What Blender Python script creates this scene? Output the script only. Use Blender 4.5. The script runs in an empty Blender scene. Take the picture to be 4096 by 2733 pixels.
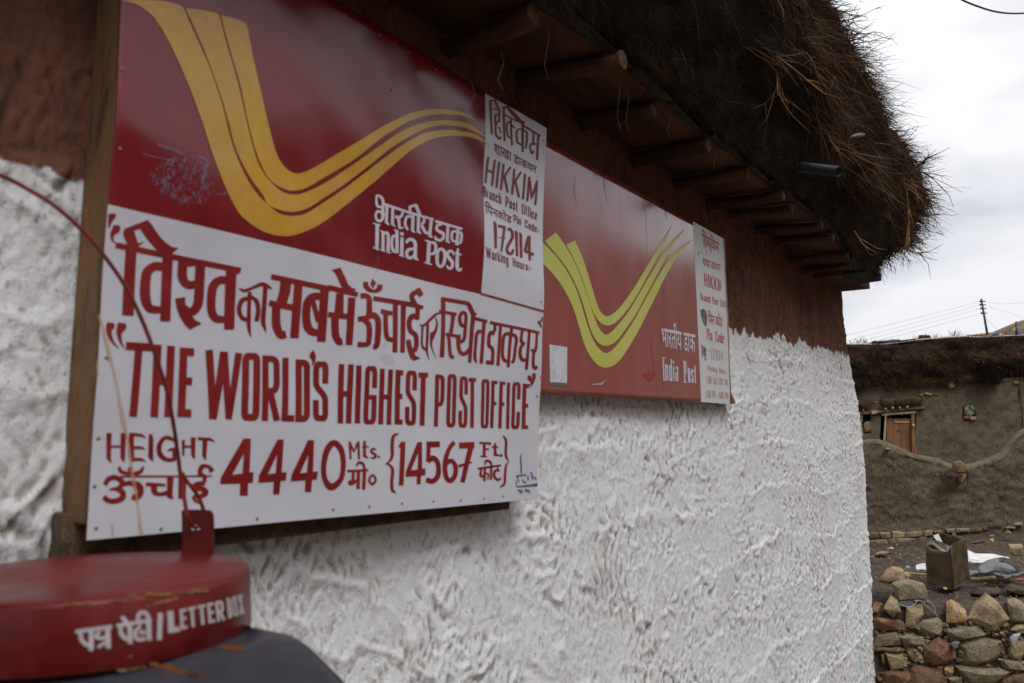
import bpy, math, random
import numpy as np
from mathutils import Vector, Matrix
from mathutils.geometry import tessellate_polygon

random.seed(7)
rng = np.random.default_rng(11)
S = bpy.context.scene
COL = S.collection
R = math.radians

# ------------------------------------------------------------------ camera
EYE = Vector((0.0, -1.2, 1.7))
W, H = 4096.0, 2733.0
FPX = 3137.4
PITCH = math.atan((1743 - 1366.5) / FPX)
YAW = R(34.9)
cam = bpy.data.cameras.new('camera')
cam_o = bpy.data.objects.new('camera', cam)
COL.objects.link(cam_o)
S.camera = cam_o
cam.sensor_fit = 'HORIZONTAL'
cam.sensor_width = 23.5
cam.lens = FPX / W * 23.5
cam.clip_start = 0.02
cam.clip_end = 3000
Fh = Vector((math.cos(YAW), math.sin(YAW), 0))
Rt = Vector((math.sin(YAW), -math.cos(YAW), 0))
Fw = (Fh * math.cos(PITCH) + Vector((0, 0, math.sin(PITCH)))).normalized()
Up = Rt.cross(Fw)
cam_o.matrix_world = Matrix.Translation(EYE) @ Matrix((Rt, Up, -Fw)).transposed().to_4x4()
cam.dof.use_dof = True
cam.dof.focus_distance = 5.2
cam.dof.aperture_fstop = 3.4

# ------------------------------------------------------------------ world, sun
world = bpy.data.worlds.new('World')
S.world = world
world.use_nodes = True
wn = world.node_tree
wn.nodes.clear()
def WN(t, **k):
    n = wn.nodes.new(t)
    for a, b in k.items(): setattr(n, a, b)
    return n
SUN_EL, SUN_AZ = R(56), R(-112)      # azimuth measured from +x
sky = WN('ShaderNodeTexSky', sky_type='NISHITA', sun_disc=False)
sky.sun_elevation = SUN_EL
sky.sun_rotation = math.pi / 2 - SUN_AZ
sky.altitude = 4000
tc = WN('ShaderNodeTexCoord')
mp = WN('ShaderNodeMapping'); mp.inputs['Scale'].default_value = (1.0, 1.0, 2.6)
mp.inputs['Location'].default_value = (0.35, 0.2, 0.12)
n1 = WN('ShaderNodeTexNoise'); n1.inputs['Scale'].default_value = 2.3; n1.inputs['Detail'].default_value = 5; n1.inputs['Roughness'].default_value = .52
cr = WN('ShaderNodeValToRGB')
cr.color_ramp.elements[0].position = .36; cr.color_ramp.elements[0].color = (5.7, 5.95, 6.6, 1)
cr.color_ramp.elements[1].position = .54; cr.color_ramp.elements[1].color = (8.9, 8.95, 9.1, 1)
mx = WN('ShaderNodeMixRGB'); mx.inputs[0].default_value = .93
bg = WN('ShaderNodeBackground'); bg.inputs['Strength'].default_value = 0.1
wo = WN('ShaderNodeOutputWorld')
L = wn.links.new
L(tc.outputs['Generated'], mp.inputs[0]); L(mp.outputs[0], n1.inputs['Vector']); L(n1.outputs[0], cr.inputs[0])
# an overcast sky is brighter overhead than at the horizon
sx = WN('ShaderNodeSeparateXYZ'); mr = WN('ShaderNodeMapRange')
mr.inputs[1].default_value = 0; mr.inputs[2].default_value = 1; mr.inputs[3].default_value = .86; mr.inputs[4].default_value = 1.45
vs = WN('ShaderNodeVectorMath', operation='SCALE')
L(tc.outputs['Generated'], sx.inputs[0]); L(sx.outputs['Z'], mr.inputs[0]); L(cr.outputs[0], vs.inputs[0]); L(mr.outputs[0], vs.inputs['Scale'])
L(sky.outputs[0], mx.inputs[1]); L(vs.outputs[0], mx.inputs[2]); L(mx.outputs[0], bg.inputs[0]); L(bg.outputs[0], wo.inputs[0])
sun = bpy.data.lights.new('sun', 'SUN'); sun.energy = 1.35; sun.angle = R(20); sun.color = (1, .985, .965)
sun_o = bpy.data.objects.new('sun', sun); COL.objects.link(sun_o)
sd = Vector((math.cos(SUN_EL) * math.cos(SUN_AZ), math.cos(SUN_EL) * math.sin(SUN_AZ), math.sin(SUN_EL)))
sun_o.rotation_euler = sd.to_track_quat('Z', 'Y').to_euler()
S.view_settings.view_transform = 'Standard'
S.view_settings.look = 'None'
S.view_settings.gamma = 1
S.view_settings.use_curve_mapping = False
S.view_settings.exposure = 0.17
S.cycles.max_bounces = 5

# ------------------------------------------------------------------ projection helpers (surveying the place from its photograph)
BAT = 0.05                                   # batter of the facade
def ray(px, py):
    return (Fw * FPX + Rt * (px - W / 2) - Up * (py - H / 2))
def on_wall(px, py, off=0.0):                # facade plane y = off - BAT*(eye - z)
    d = ray(px, py)
    t = (off - EYE.y) / (d.y - BAT * d.z)
    return EYE + d * t
def on_y(px, py, y):
    d = ray(px, py); return EYE + d * ((y - EYE.y) / d.y)
def at(px, py, dep):
    d = ray(px, py); return EYE + d * (dep / d.dot(Fh))
def on_z(px, py, z):
    d = ray(px, py); return EYE + d * ((z - EYE.z) / d.z)
Bk = ray(3740, 1743); Bk.z = 0; Bk.normalize()           # the way the far walls face
CR = {'D': (0, 0, .57373), 'C1': (0, 0, 1.7418), 'C2': (1000, 0, 1.7425), 'C3': (300, 780, 2.178), 'C4': (1200, 1000, 2.178), 'C5': (300, 1250, 1.651),
      'C6': (1250, 1400, 2.091), 'P1': (2100, 500, 2.24), 'P2': (2150, 850, 1.844), 'C7': (0, 1900, 1.6786), 'K1': (1380, 1050, 3.7325),
      'K2': (1720, 1160, 4.611), 'S1': (1880, 360, 3.92), 'S2': (1880, 700, 3.733), 'IP': (1440, 760, 4.48), 'J1': (2620, 1240, 3.919),
      'J2': (2760, 880, 3.92), 'H8': (380, 1680, 2.304), 'LB': (250, 2350, 2.9375), 'SG': (2000, 1780, 6.535), 'N': (0, 0, 1.0),
      'V5': (3300, 1150, 1.96), 'KD': (3380, 1560, 5.2275), 'H4': (3380, 1300, 3.282), 'T5': (3450, 2060, 3.638), 'T6': (3450, 2360, 3.638),
      'X4': (2900, 0, 1.307), 'X7': (2800, 700, 2.614)}
def q(c, x, y):
    o = CR[c]; return (o[0] + x / o[2], o[1] + y / o[2])

# ------------------------------------------------------------------ noise
def _h(ix, iy, s):
    n = (ix.astype(np.int64) * 374761393 + iy.astype(np.int64) * 668265263 + s * 974634777) & 0xffffffff
    n = ((n ^ (n >> 13)) * 1274126177) & 0xffffffff
    return ((n ^ (n >> 16)) & 0xffffff) / float(0xffffff)
def per(x, y, s=0):
    x = np.asarray(x, float); y = np.asarray(y, float)
    xi = np.floor(x); yi = np.floor(y); fx = x - xi; fy = y - yi
    xi = xi.astype(np.int64); yi = yi.astype(np.int64)
    u = fx * fx * fx * (fx * (fx * 6 - 15) + 10); v = fy * fy * fy * (fy * (fy * 6 - 15) + 10)
    def g(a, b, dx, dy):
        t = _h(a, b, s) * 6.28318; return np.cos(t) * dx + np.sin(t) * dy
    a = g(xi, yi, fx, fy); b = g(xi + 1, yi, fx - 1, fy); c = g(xi, yi + 1, fx, fy - 1); d = g(xi + 1, yi + 1, fx - 1, fy - 1)
    return ((a + u * (b - a)) * (1 - v) + (c + u * (d - c)) * v) * 1.5
def fbm(x, y, s=0, o=4, g=.5):
    r = 0; a = 1
    for i in range(o):
        r = r + a * per(x * 2 ** i, y * 2 ** i, s + i * 17); a *= g
    return r
def sm(a, b, x): t = np.clip((x - a) / (b - a), 0, 1); return t * t * (3 - 2 * t)

# ------------------------------------------------------------------ materials
def mat(name, c1, c2=None, scale=8, rough=.8, bump=0, bscale=None, c3=None, stretch=(1, 1, 1), spec=.3, metal=0, coat=0, lo=.38, hi=.62, detail=6, r2=None, alpha=1, fine=0):
    m = bpy.data.materials.new(name); m.use_nodes = True
    nt = m.node_tree; b = nt.nodes['Principled BSDF']
    def N(t): return nt.nodes.new(t)
    l = nt.links.new
    b.inputs['Roughness'].default_value = rough
    b.inputs['Specular IOR Level'].default_value = spec
    b.inputs['Metallic'].default_value = metal
    b.inputs['Coat Weight'].default_value = coat; b.inputs['Coat Roughness'].default_value = .12
    b.inputs['Alpha'].default_value = alpha
    c2 = c2 or tuple(x * .8 for x in c1)
    t = N('ShaderNodeTexCoord'); mpp = N('ShaderNodeMapping'); mpp.inputs['Scale'].default_value = stretch
    l(t.outputs['Object'], mpp.inputs[0])
    n = N('ShaderNodeTexNoise'); n.inputs['Scale'].default_value = scale; n.inputs['Detail'].default_value = detail; n.inputs['Roughness'].default_value = .6
    l(mpp.outputs[0], n.inputs['Vector'])
    r = N('ShaderNodeValToRGB'); e = r.color_ramp.elements
    e[0].position = lo; e[0].color = (*c1, 1); e[1].position = hi; e[1].color = (*c2, 1)
    if c3:
        x = e.new((lo + hi) / 2 + .05); x.color = (*c3, 1)
    l(n.outputs[0], r.inputs[0])
    out = r.outputs[0]
    if fine:
        nf = N('ShaderNodeTexNoise'); nf.inputs['Scale'].default_value = scale * 9; nf.inputs['Detail'].default_value = 4
        l(mpp.outputs[0], nf.inputs['Vector'])
        mr = N('ShaderNodeMapRange'); mr.inputs[1].default_value = .3; mr.inputs[2].default_value = .7; mr.inputs[3].default_value = 1 - fine; mr.inputs[4].default_value = 1 + fine
        l(nf.outputs[0], mr.inputs[0])
        mu = N('ShaderNodeVectorMath'); mu.operation = 'SCALE'
        l(out, mu.inputs[0]); l(mr.outputs[0], mu.inputs['Scale']); out = mu.outputs[0]
    l(out, b.inputs['Base Color'])
    if r2 is not None:
        m2 = N('ShaderNodeMapRange'); m2.inputs[1].default_value = lo; m2.inputs[2].default_value = hi; m2.inputs[3].default_value = rough; m2.inputs[4].default_value = r2
        l(n.outputs[0], m2.inputs[0]); l(m2.outputs[0], b.inputs['Roughness'])
    if bump:
        nb = N('ShaderNodeTexNoise'); nb.inputs['Scale'].default_value = bscale or scale * 4; nb.inputs['Detail'].default_value = 5; nb.inputs['Roughness'].default_value = .6
        l(mpp.outputs[0], nb.inputs['Vector'])
        bp = N('ShaderNodeBump'); bp.inputs['Strength'].default_value = 1; bp.inputs['Distance'].default_value = bump
        l(nb.outputs[0], bp.inputs['Height']); l(bp.outputs[0], b.inputs['Normal'])
    m['bsdf'] = 1
    return m

M = {}
M['sign_red'] = mat('sign_red', (.15, .006, .010), (.18, .008, .012), 5, .13, .0003, 9, spec=.5, r2=.22)
M['sign_white'] = mat('sign_white', (.57, .57, .63), (.51, .51, .57), 3, .25, .0003, 12, spec=.4)
M['paint_red'] = mat('paint_red', (.175, .008, .010), (.25, .020, .018), 16, .42, spec=.25, lo=.35, hi=.75)
M['gold'] = mat('gold', (.53, .29, .022), (.47, .26, .045), 7, .2, .0003, 12, spec=.45, fine=.06)
M['pale_paint'] = mat('pale_paint', (.60, .57, .64), (.52, .50, .58), 25, .45)
M['ink'] = mat('ink', (.05, .06, .10), (.12, .13, .18), 90, .6)
M['rust_wash'] = mat('rust_wash', (.60, .34, .18), (.62, .45, .32), 30, .6, alpha=.5)
M['faint_smudge'] = mat('faint_smudge', (.16, .15, .09), (.22, .21, .15), 60, .8, alpha=.10)
M['scuff'] = mat('scuff', (.17, .17, .25), (.26, .25, .33), 90, .6, alpha=.32)
M['line'] = mat('line_paint', (.17, .02, .025), (.22, .04, .045), 20, .5)
M['wood'] = mat('batten_wood', (.21, .105, .040), (.10, .042, .018), 5, .75, .001, 40, stretch=(6, 6, .9), c3=(.17, .10, .05), fine=.25)
M['wood_dark'] = mat('old_wood', (.12, .078, .045), (.05, .034, .022), 26, .9, .004, 60, fine=.4)
M['rafter'] = mat('rafter_wood', (.105, .047, .023), (.035, .019, .011), 9, .85, .002, 50, stretch=(2, .35, 2), fine=.3)
M['rafter_end'] = mat('cut_wood', (.14, .08, .032), (.06, .032, .014), 40, .9, .002)
M['board'] = mat('roof_board_wood', (.12, .045, .022), (.06, .026, .014), 5, .85, .002, 30, stretch=(.6, 3, 1), fine=.25)
M['slate'] = mat('eave_slate', (.022, .020, .018), (.045, .04, .036), 14, .85, .002, 40)
M['twig_mid'] = mat('twig_mid', (.19, .118, .066), (.095, .056, .033), 7, .85, spec=.1)
M['twig_grey'] = mat('twig_grey', (.11, .105, .095), (.06, .055, .05), 7, .85, spec=.1)
M['twig_dark'] = mat('twig_dark', (.018, .014, .012), (.035, .026, .020), 9, .9, spec=.05)
M['thatch'] = mat('thatch_core', (.020, .014, .010), (.035, .025, .017), 12, 1, .01, 60, spec=.05)
M['twig'] = mat('twig', (.068, .044, .026), (.030, .022, .016), 7, .85, spec=.1, c3=(.05, .032, .02), lo=.34, hi=.6)
M['twig_light'] = mat('twig_light', (.33, .18, .085), (.15, .075, .036), 7, .8, spec=.15)
M['sign2_red'] = mat('sign2_red', (.27, .045, .040), (.30, .065, .055), 4, .13, .0002, 14, spec=.9, coat=.9, stretch=(3, 1, .7), r2=.2, fine=.03)
M['lime'] = mat('lime_print', (.50, .50, .10), (.54, .53, .15), 6, .3, spec=.4)
M['strip2'] = mat('strip_white', (.60, .62, .64), (.54, .55, .56), 7, .35, spec=.4, lo=.45, hi=.75)
M['red2'] = mat('print_red', (.42, .045, .05), (.50, .13, .13), 30, .5)
M['red2_pale'] = mat('faded_print', (.50, .25, .26), (.46, .35, .36), 30, .5)
M['rust'] = mat('rust', (.32, .11, .03), (.18, .07, .03), 30, .85, .002)
M['metal_edge'] = mat('bent_metal', (.42, .41, .38), (.33, .22, .13), 18, .5, .0005, metal=.4)
M['nail'] = mat('nail_head', (.34, .32, .33), (.18, .15, .15), 200, .6)
M['grime'] = mat('grime', (.09, .06, .05), (.14, .09, .07), 60, .9, alpha=.3)
M['smudge'] = mat('gray_smudge', (.07, .075, .07), (.22, .22, .21), 45, .8)
M['pink'] = mat('pink_scrap', (.42, .12, .28), (.34, .15, .25), 30, .7)
M['sticker'] = mat('sticker_paper', (.58, .62, .67), (.40, .50, .62), 55, .45, lo=.55, hi=.75, c3=(.56, .50, .48))
M['sticker_bar'] = mat('sticker_bar', (.10, .11, .13), (.14, .15, .17), 50, .5)
M['sticker_mark'] = mat('sticker_mark', (.50, .18, .10), (.12, .28, .52), 60, .5)
M['orange'] = mat('orange_stain', (.42, .08, .03), (.36, .06, .03), 40, .7, alpha=.7)
M['box_red'] = mat('letter_box_red', (.095, .003, .003), (.15, .016, .013), 7, .26, .0008, 18, spec=.35, r2=.55, fine=.12)
M['tab_red_shaded'] = mat('tab_red_shaded', (.085, .007, .006), (.11, .012, .010), 9, .55, .0006, 30, spec=.2)  # shade of the upright tab is put into this darker red
M['box_wire'] = mat('bail_red', (.20, .016, .012), (.13, .02, .014), 30, .5, .0006, 60)
M['chip'] = mat('chipped_primer', (.36, .20, .06), (.13, .07, .025), 70, .8, .002)
M['box_black'] = mat('hood_black', (.028, .028, .036), (.042, .042, .052), 12, .36, .0008, 20, spec=.5)
M['box_text'] = mat('box_lettering', (.50, .46, .47), (.42, .36, .38), 40, .6)
M['mud'] = mat('mud_plaster', (.140, .115, .077), (.096, .079, .055), 4.5, .95, .014, 22, spec=.05, c3=(.118, .096, .064), fine=.3)
M['mud_dark'] = mat('mud_trim', (.10, .075, .05), (.06, .045, .03), 6, .95, .02, 20, spec=.1, fine=.35)
M['speck'] = mat('straw_chip', (.30, .23, .13), (.20, .15, .09), 10, .9)
M['terrace'] = mat('terrace_earth', (.090, .068, .052), (.060, .045, .034), 2.5, .95, .02, 18, spec=.1, c3=(.075, .057, .044), fine=.35)
M['ground'] = mat('ground_dirt', (.13, .105, .08), (.09, .07, .055), 1.4, .95, .02, 9, spec=.1)
M['hill'] = mat('hill_scree', (.17, .13, .10), (.11, .085, .065), .12, .95, 0, spec=.02, fine=.45)
M['stone_a'] = mat('stone_yellow', (.37, .29, .17), (.20, .15, .09), 9, .9, .010, 60, spec=.1, c3=(.30, .23, .13), fine=.4)
M['stone_b'] = mat('stone_grey', (.30, .25, .17), (.19, .155, .10), 9, .9, .010, 60, spec=.1, fine=.4)
M['stone_c'] = mat('stone_red', (.22, .09, .065), (.27, .18, .10), 9, .9, .010, 60, spec=.1, fine=.4)
M['stone_d'] = mat('stone_tan', (.50, .35, .19), (.26, .16, .08), 9, .9, .010, 60, spec=.1, fine=.4)
M['stone_e'] = mat('stone_brown', (.22, .135, .075), (.14, .085, .05), 9, .9, .010, 60, spec=.1, fine=.4)
M['stone_o'] = mat('stone_orange', (.42, .29, .19), (.20, .12, .07), 14, .85, .015, 45, spec=.2, lo=.4, hi=.65)
M['door'] = mat('door_wood', (.26, .13, .055), (.16, .078, .032), 4, .85, .003, 30, stretch=(4, 4, .5), fine=.25)
M['pale_wood'] = mat('pale_wood', (.42, .33, .21), (.30, .22, .13), 6, .85, .003, 40, fine=.2)
M['lintel'] = mat('lintel_wood', (.22, .15, .075), (.12, .08, .04), 5, .9, .004, 30, fine=.3)
M['crack'] = mat('crack', (.028, .022, .015), (.045, .035, .025), 12, 1, spec=0)
M['dark'] = mat('dark_interior', (.012, .010, .009), (.008, .007, .006), 5, 1, spec=0)
M['can'] = mat('rusty_tin', (.13, .078, .046), (.055, .047, .030), 11, .55, .003, 30, metal=.25, c3=(.10, .07, .035), lo=.36, hi=.62, spec=.4, fine=.2)
M['can_edge'] = mat('bare_tin', (.30, .29, .27), (.20, .18, .15), 20, .45, .001, metal=.5)
M['cloth_w'] = mat('white_cloth', (.70, .69, .68), (.58, .56, .54), 9, .9, .003, 60)
M['felt'] = mat('grey_felt', (.20, .20, .205), (.15, .15, .155), 10, .9, .002, 60)
M['rubber'] = mat('dark_rubber', (.04, .042, .046), (.06, .06, .065), 9, .6)
M['pvc'] = mat('black_pipe', (.010, .011, .014), (.018, .02, .024), 9, .5, spec=.3)
M['wire'] = mat('wire', (.02, .02, .022), (.03, .03, .03), 9, .6)
M['thin_wire'] = mat('thin_wire', (.03, .03, .03), (.04, .04, .04), 9, .6)
M['pole'] = mat('pole_wood', (.10, .065, .05), (.07, .045, .035), 9, .9)
M['tarp'] = mat('blue_tarp', (.10, .12, .22), (.15, .17, .28), 2, .6)
M['tarp_d'] = mat('dark_tarp', (.05, .03, .027), (.035, .022, .02), 3, .8)
M['sheet'] = mat('pale_sheet', (.50, .48, .40), (.42, .38, .30), 6, .8)
for k, c in dict(f_yellow=(.62, .50, .04), f_green=(.06, .20, .09), f_red=(.50, .06, .04), f_white=(.62, .65, .72), f_blue=(.04, .07, .30), plastic=(.40, .41, .42), chimney=(.12, .06, .05), teal=(.11, .20, .17), glassy=(.15, .155, .155), fuzz=(.012, .010, .009)).items():
    M[k] = mat(k, c, tuple(x * .85 for x in c), 8, .8)

# plaster: white below, red above a ragged line, dirt from an attribute
def plaster():
    m = bpy.data.materials.new('plaster'); m.use_nodes = True
    nt = m.node_tree; b = nt.nodes['Principled BSDF']; l = nt.links.new
    def N(t): return nt.nodes.new(t)
    def attr(n):
        a = N('ShaderNodeAttribute'); a.attribute_name = n; return a.outputs['Fac']
    def noise(sc, st, d=6):
        t = N('ShaderNodeTexCoord'); p = N('ShaderNodeMapping'); p.inputs['Scale'].default_value = st
        l(t.outputs['Object'], p.inputs[0]); n = N('ShaderNodeTexNoise'); n.inputs['Scale'].default_value = sc; n.inputs['Detail'].default_value = d
        n.inputs['Roughness'].default_value = .62
        l(p.outputs[0], n.inputs['Vector']); return n.outputs[0]
    def mix(f, a, c):
        x = N('ShaderNodeMixRGB')
        for s, v in ((0, f), (1, a), (2, c)):
            if hasattr(v, 'links'): l(v, x.inputs[s])
            else: x.inputs[s].default_value = v if s == 0 else (*v, 1)
        return x.outputs[0]
    def rng_(v, a, c, lo=0, hi=1):
        x = N('ShaderNodeMapRange'); l(v, x.inputs[0]); x.inputs[1].default_value = a; x.inputs[2].default_value = c; x.inputs[3].default_value = lo; x.inputs[4].default_value = hi
        return x.outputs[0]
    white = mix(rng_(noise(2.2, (1, 1, 1)), .35, .7), (.755, .765, .785), (.67, .68, .69))
    white = mix(rng_(noise(55, (1, 1, .5), 3), .60, .66, 0, .6), white, (.36, .34, .31))
    white = mix(rng_(noise(130, (1, 1, .5), 3), .62, .68, 0, .7), white, (.22, .20, .17))
    white = mix(rng_(noise(3.3, (1, 1, .5), 7), .55, .74, 0, .28), white, (.46, .42, .36))
    white = mix(attr('teal'), white, (.22, .50, .43))
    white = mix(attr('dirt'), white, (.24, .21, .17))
    red = mix(rng_(noise(9, (1, 1, .5)), .35, .68), (.190, .076, .048), (.105, .045, .032))
    red = mix(rng_(noise(70, (1, 1, .4)), .55, .7, 0, .7), red, (.06, .028, .02))
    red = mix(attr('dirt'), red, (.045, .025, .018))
    c = mix(attr('redmask'), white, red)
    c = mix(attr('mudmask'), c, (.10, .075, .045))
    l(c, b.inputs['Base Color'])
    b.inputs['Roughness'].default_value = .9; b.inputs['Specular IOR Level'].default_value = .15
    ad = N('ShaderNodeMath'); ad.operation = 'ADD'
    l(noise(45, (1, 1, .6), 7), ad.inputs[0])
    mu = N('ShaderNodeMath'); mu.operation = 'MULTIPLY'; mu.inputs[1].default_value = .4; l(noise(190, (1, 1, .8), 3), mu.inputs[0]); l(mu.outputs[0], ad.inputs[1])
    bp = N('ShaderNodeBump'); bp.inputs['Distance'].default_value = .0042; bp.inputs['Strength'].default_value = 1.0
    l(ad.outputs[0], bp.inputs['Height']); l(bp.outputs[0], b.inputs['Normal'])
    return m
M['plaster'] = plaster()

# ------------------------------------------------------------------ object helpers
def link(name, me, parent=None, m=None, smooth=False):
    o = bpy.data.objects.new(name, me); COL.objects.link(o)
    if parent: o.parent = parent
    if m is not None and me is not None:
        me.materials.clear(); me.materials.append(M[m] if isinstance(m, str) else m)
    if smooth and me is not None:
        me.shade_smooth()
    return o
def mesh(name, V, F, parent=None, m=None, smooth=False):
    me = bpy.data.meshes.new(name)
    me.from_pydata([tuple(v) for v in V], [], [tuple(f) for f in F]); me.update()
    return link(name, me, parent, m, smooth)
def npmesh(name, V, F, parent=None, m=None, smooth=True, attrs=None):
    """V (n,3), F (m,4) or (m,3) arrays"""
    me = bpy.data.meshes.new(name); V = np.asarray(V, np.float32); F = np.asarray(F, np.int32)
    k = F.shape[1]
    me.vertices.add(len(V)); me.vertices.foreach_set('co', V.ravel())
    me.loops.add(F.size); me.loops.foreach_set('vertex_index', F.ravel())
    me.polygons.add(len(F)); me.polygons.foreach_set('loop_start', np.arange(0, F.size, k, dtype=np.int32))
    me.update(calc_edges=True)
    for n, a in (attrs or {}).items():
        at_ = me.attributes.new(n, 'FLOAT', 'POINT'); at_.data.foreach_set('value', np.asarray(a, np.float32).ravel())
    return link(name, me, parent, m, smooth)
def gridF(nu, nv):
    a = np.arange(nu * nv).reshape(nu, nv)
    return np.stack([a[:-1, :-1].ravel(), a[1:, :-1].ravel(), a[1:, 1:].ravel(), a[:-1, 1:].ravel()], 1)
def empty(name, loc=(0, 0, 0)):
    o = bpy.data.objects.new(name, None); COL.objects.link(o); o.location = loc; o.empty_display_size = .1; return o
def thing(name, label, cat, group=None):
    o = empty(name); tag(o, label, cat, group); return o
def tag(o, label=None, cat=None, group=None, kind=None):
    if label: o['label'] = label
    if cat: o['category'] = cat
    if group: o['group'] = group
    if kind: o['kind'] = kind
    return o

def catmull(P, n=6, closed=False):
    P = [np.array(p, float) for p in P]
    if len(P) < 3: return P
    out = []
    N_ = len(P)
    rngi = range(N_ if closed else N_ - 1)
    for i in rngi:
        p0 = P[(i - 1) % N_] if (closed or i > 0) else 2 * P[0] - P[1]
        p1 = P[i]; p2 = P[(i + 1) % N_]
        p3 = P[(i + 2) % N_] if (closed or i + 2 < N_) else 2 * P[-1] - P[-2]
        for k in range(n):
            t = k / n
            out.append(.5 * ((2 * p1) + (-p0 + p2) * t + (2 * p0 - 5 * p1 + 4 * p2 - p3) * t * t + (-p0 + 3 * p1 - 3 * p2 + p3) * t ** 3))
    if not closed: out.append(P[-1])
    return out
def subdiv(P, mx_):
    out = [P[0]]
    for a, b in zip(P, P[1:]):
        n = max(1, int(math.hypot(b[0] - a[0], b[1] - a[1]) / mx_))
        for k in range(1, n + 1): out.append(a + (b - a) * k / n)
    return out
def chaikin(P, it=3):
    closed = abs(P[0][0] - P[-1][0]) + abs(P[0][1] - P[-1][1]) < 1e-6
    for _ in range(it):
        Q = []
        for a, b in zip(P, P[1:]):
            Q += [(a[0] * .75 + b[0] * .25, a[1] * .75 + b[1] * .25), (a[0] * .25 + b[0] * .75, a[1] * .25 + b[1] * .75)]
        if closed: Q.append(Q[0])
        else: Q = [P[0]] + Q + [P[-1]]
        P = Q
    return P

class Flat:
    """collects strokes drawn on a surface; surf(px,py,eps)->Vector"""
    def __init__(s, surf): s.surf = surf; s.V = []; s.F = []; s.i = 0
    def e(s): s.i += 1; return (s.i % 14) * 1.6e-5
    def strip(s, Lp, Rp):
        e = s.e(); b = len(s.V)
        for a, c in zip(Lp, Rp):
            s.V.append(s.surf(a[0], a[1], e)); s.V.append(s.surf(c[0], c[1], e))
        for k in range(len(Lp) - 1):
            s.F.append((b + 2 * k, b + 2 * k + 1, b + 2 * k + 3, b + 2 * k + 2))
    def stroke(s, P, closed=False):
        P = [np.array(p, float) for p in P]
        n = len(P); Lp = []; Rp = []
        for i in range(n):
            a = P[i - 1] if (i > 0) else (P[-2] if closed else P[0]); c = P[i + 1] if i < n - 1 else (P[1] if closed else P[-1])
            b = P[i]
            d1 = b[:2] - a[:2]; d2 = c[:2] - b[:2]
            l1 = np.hypot(*d1); l2 = np.hypot(*d2)
            if l1 < 1e-6: d1 = d2; l1 = l2
            if l2 < 1e-6: d2 = d1; l2 = l1
            d1 = d1 / max(l1, 1e-9); d2 = d2 / max(l2, 1e-9)
            t = d1 + d2; tl = np.hypot(*t)
            t = d1 if tl < .3 else t / tl
            nn = np.array([-t[1], t[0]]); cs = max(.55, abs(np.dot(nn, np.array([-d1[1], d1[0]]))))
            w = b[2] / 2 / cs
            Lp.append(b[:2] + nn * w); Rp.append(b[:2] - nn * w)
        s.strip(Lp, Rp)
    def draw(s, crop, text, ws=1.0):
        o = CR[crop]
        for ln in text.strip().splitlines():
            ln = ln.strip()
            if not ln: continue
            mode, rest = ln.split(None, 1)
            if mode == 'p':
                rings = []
                for part in rest.split('|'):
                    rings.append([(o[0] + float(a) / o[2], o[1] + float(b) / o[2]) for a, b in (t.split(',') for t in part.split())])
                e = s.e(); b = len(s.V); flat = [p for r_ in rings for p in r_]
                for p in flat: s.V.append(s.surf(p[0], p[1], e))
                for t in tessellate_polygon([[Vector((x, y, 0)) for x, y in r_] for r_ in rings]):
                    s.F.append(tuple(b + k for k in t))
                continue
            pts = []; w = 20
            for t in rest.split():
                v = [float(x) for x in t.split(',')]
                if len(v) > 2: w = v[2]
                pts.append(np.array([o[0] + v[0] / o[2], o[1] + v[1] / o[2], w * ws / o[2]]))
            if mode == 'd':
                c = pts[0]; rr = c[2]
                s.stroke([np.array([c[0] - rr * .98, c[1], rr * .3]), np.array([c[0] - rr * .7, c[1], rr * 1.5]), np.array([c[0], c[1], rr * 2.05]), np.array([c[0] + rr * .7, c[1], rr * 1.5]), np.array([c[0] + rr * .98, c[1], rr * .3])]); continue
            if mode == 'r': pts = catmull(pts, 6)
            elif mode == 'c': pts = catmull(pts[:-1] if np.allclose(pts[0][:2], pts[-1][:2]) else pts, 6, True); pts.append(pts[0])
            pts = subdiv(pts, 14)
            s.stroke(pts, mode == 'c')
    def text(s, crop, TL, TR, BR, BL, st, pen, gap=.12, xpen=None):
        """st written across the quad; pen in crop px"""
        Q = [np.array(q(crop, *p)) for p in (TL, TR, BR, BL)]
        ws = [GL[c][0] if c != ' ' else .45 for c in st]; tot = sum(ws) + gap * (len(st) - 1)
        pen_ = pen / CR[crop][2]
        qw = np.hypot(*(Q[1] - Q[0])); qh = np.hypot(*(Q[3] - Q[0]))
        ix = pen_ / 2 / qw * tot; iy = pen_ / 2 / qh
        x0 = 0
        for c, w in zip(st, ws):
            if c != ' ':
                for mode, P in GL[c][1]:
                    if mode == 'c': P = chaikin(P)
                    pp = []
                    for gx, gy in P:
                        gx = gx * w
                        ixx = min(ix, w * .38)
                        gx = ixx + gx * (1 - 2 * ixx / w)
                        gy = iy + gy * (1 - 2 * iy) if 0 <= gy <= 1 else gy
                        u = (x0 + gx) / tot; v = 1 - gy
                        a = Q[0] * (1 - u) + Q[1] * u; b = Q[3] * (1 - u) + Q[2] * u
                        r_ = a * (1 - v) + b * v
                        pp.append(np.array([r_[0], r_[1], pen_]))
                    # butt caps grow by half a pen so that ends reach the box
                    cl = np.allclose(pp[0][:2], pp[-1][:2])
                    if not cl and len(pp) > 1:
                        for i0, i1 in ((0, 1), (-1, -2)):
                            d = pp[i0][:2] - pp[i1][:2]; l_ = np.hypot(*d)
                            if l_ > 1e-6: pp[i0] = np.array([*(pp[i0][:2] + d / l_ * pen_ * .48), pen_])
                    s.stroke(subdiv(pp, 14), cl)
            x0 += w + gap
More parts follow.
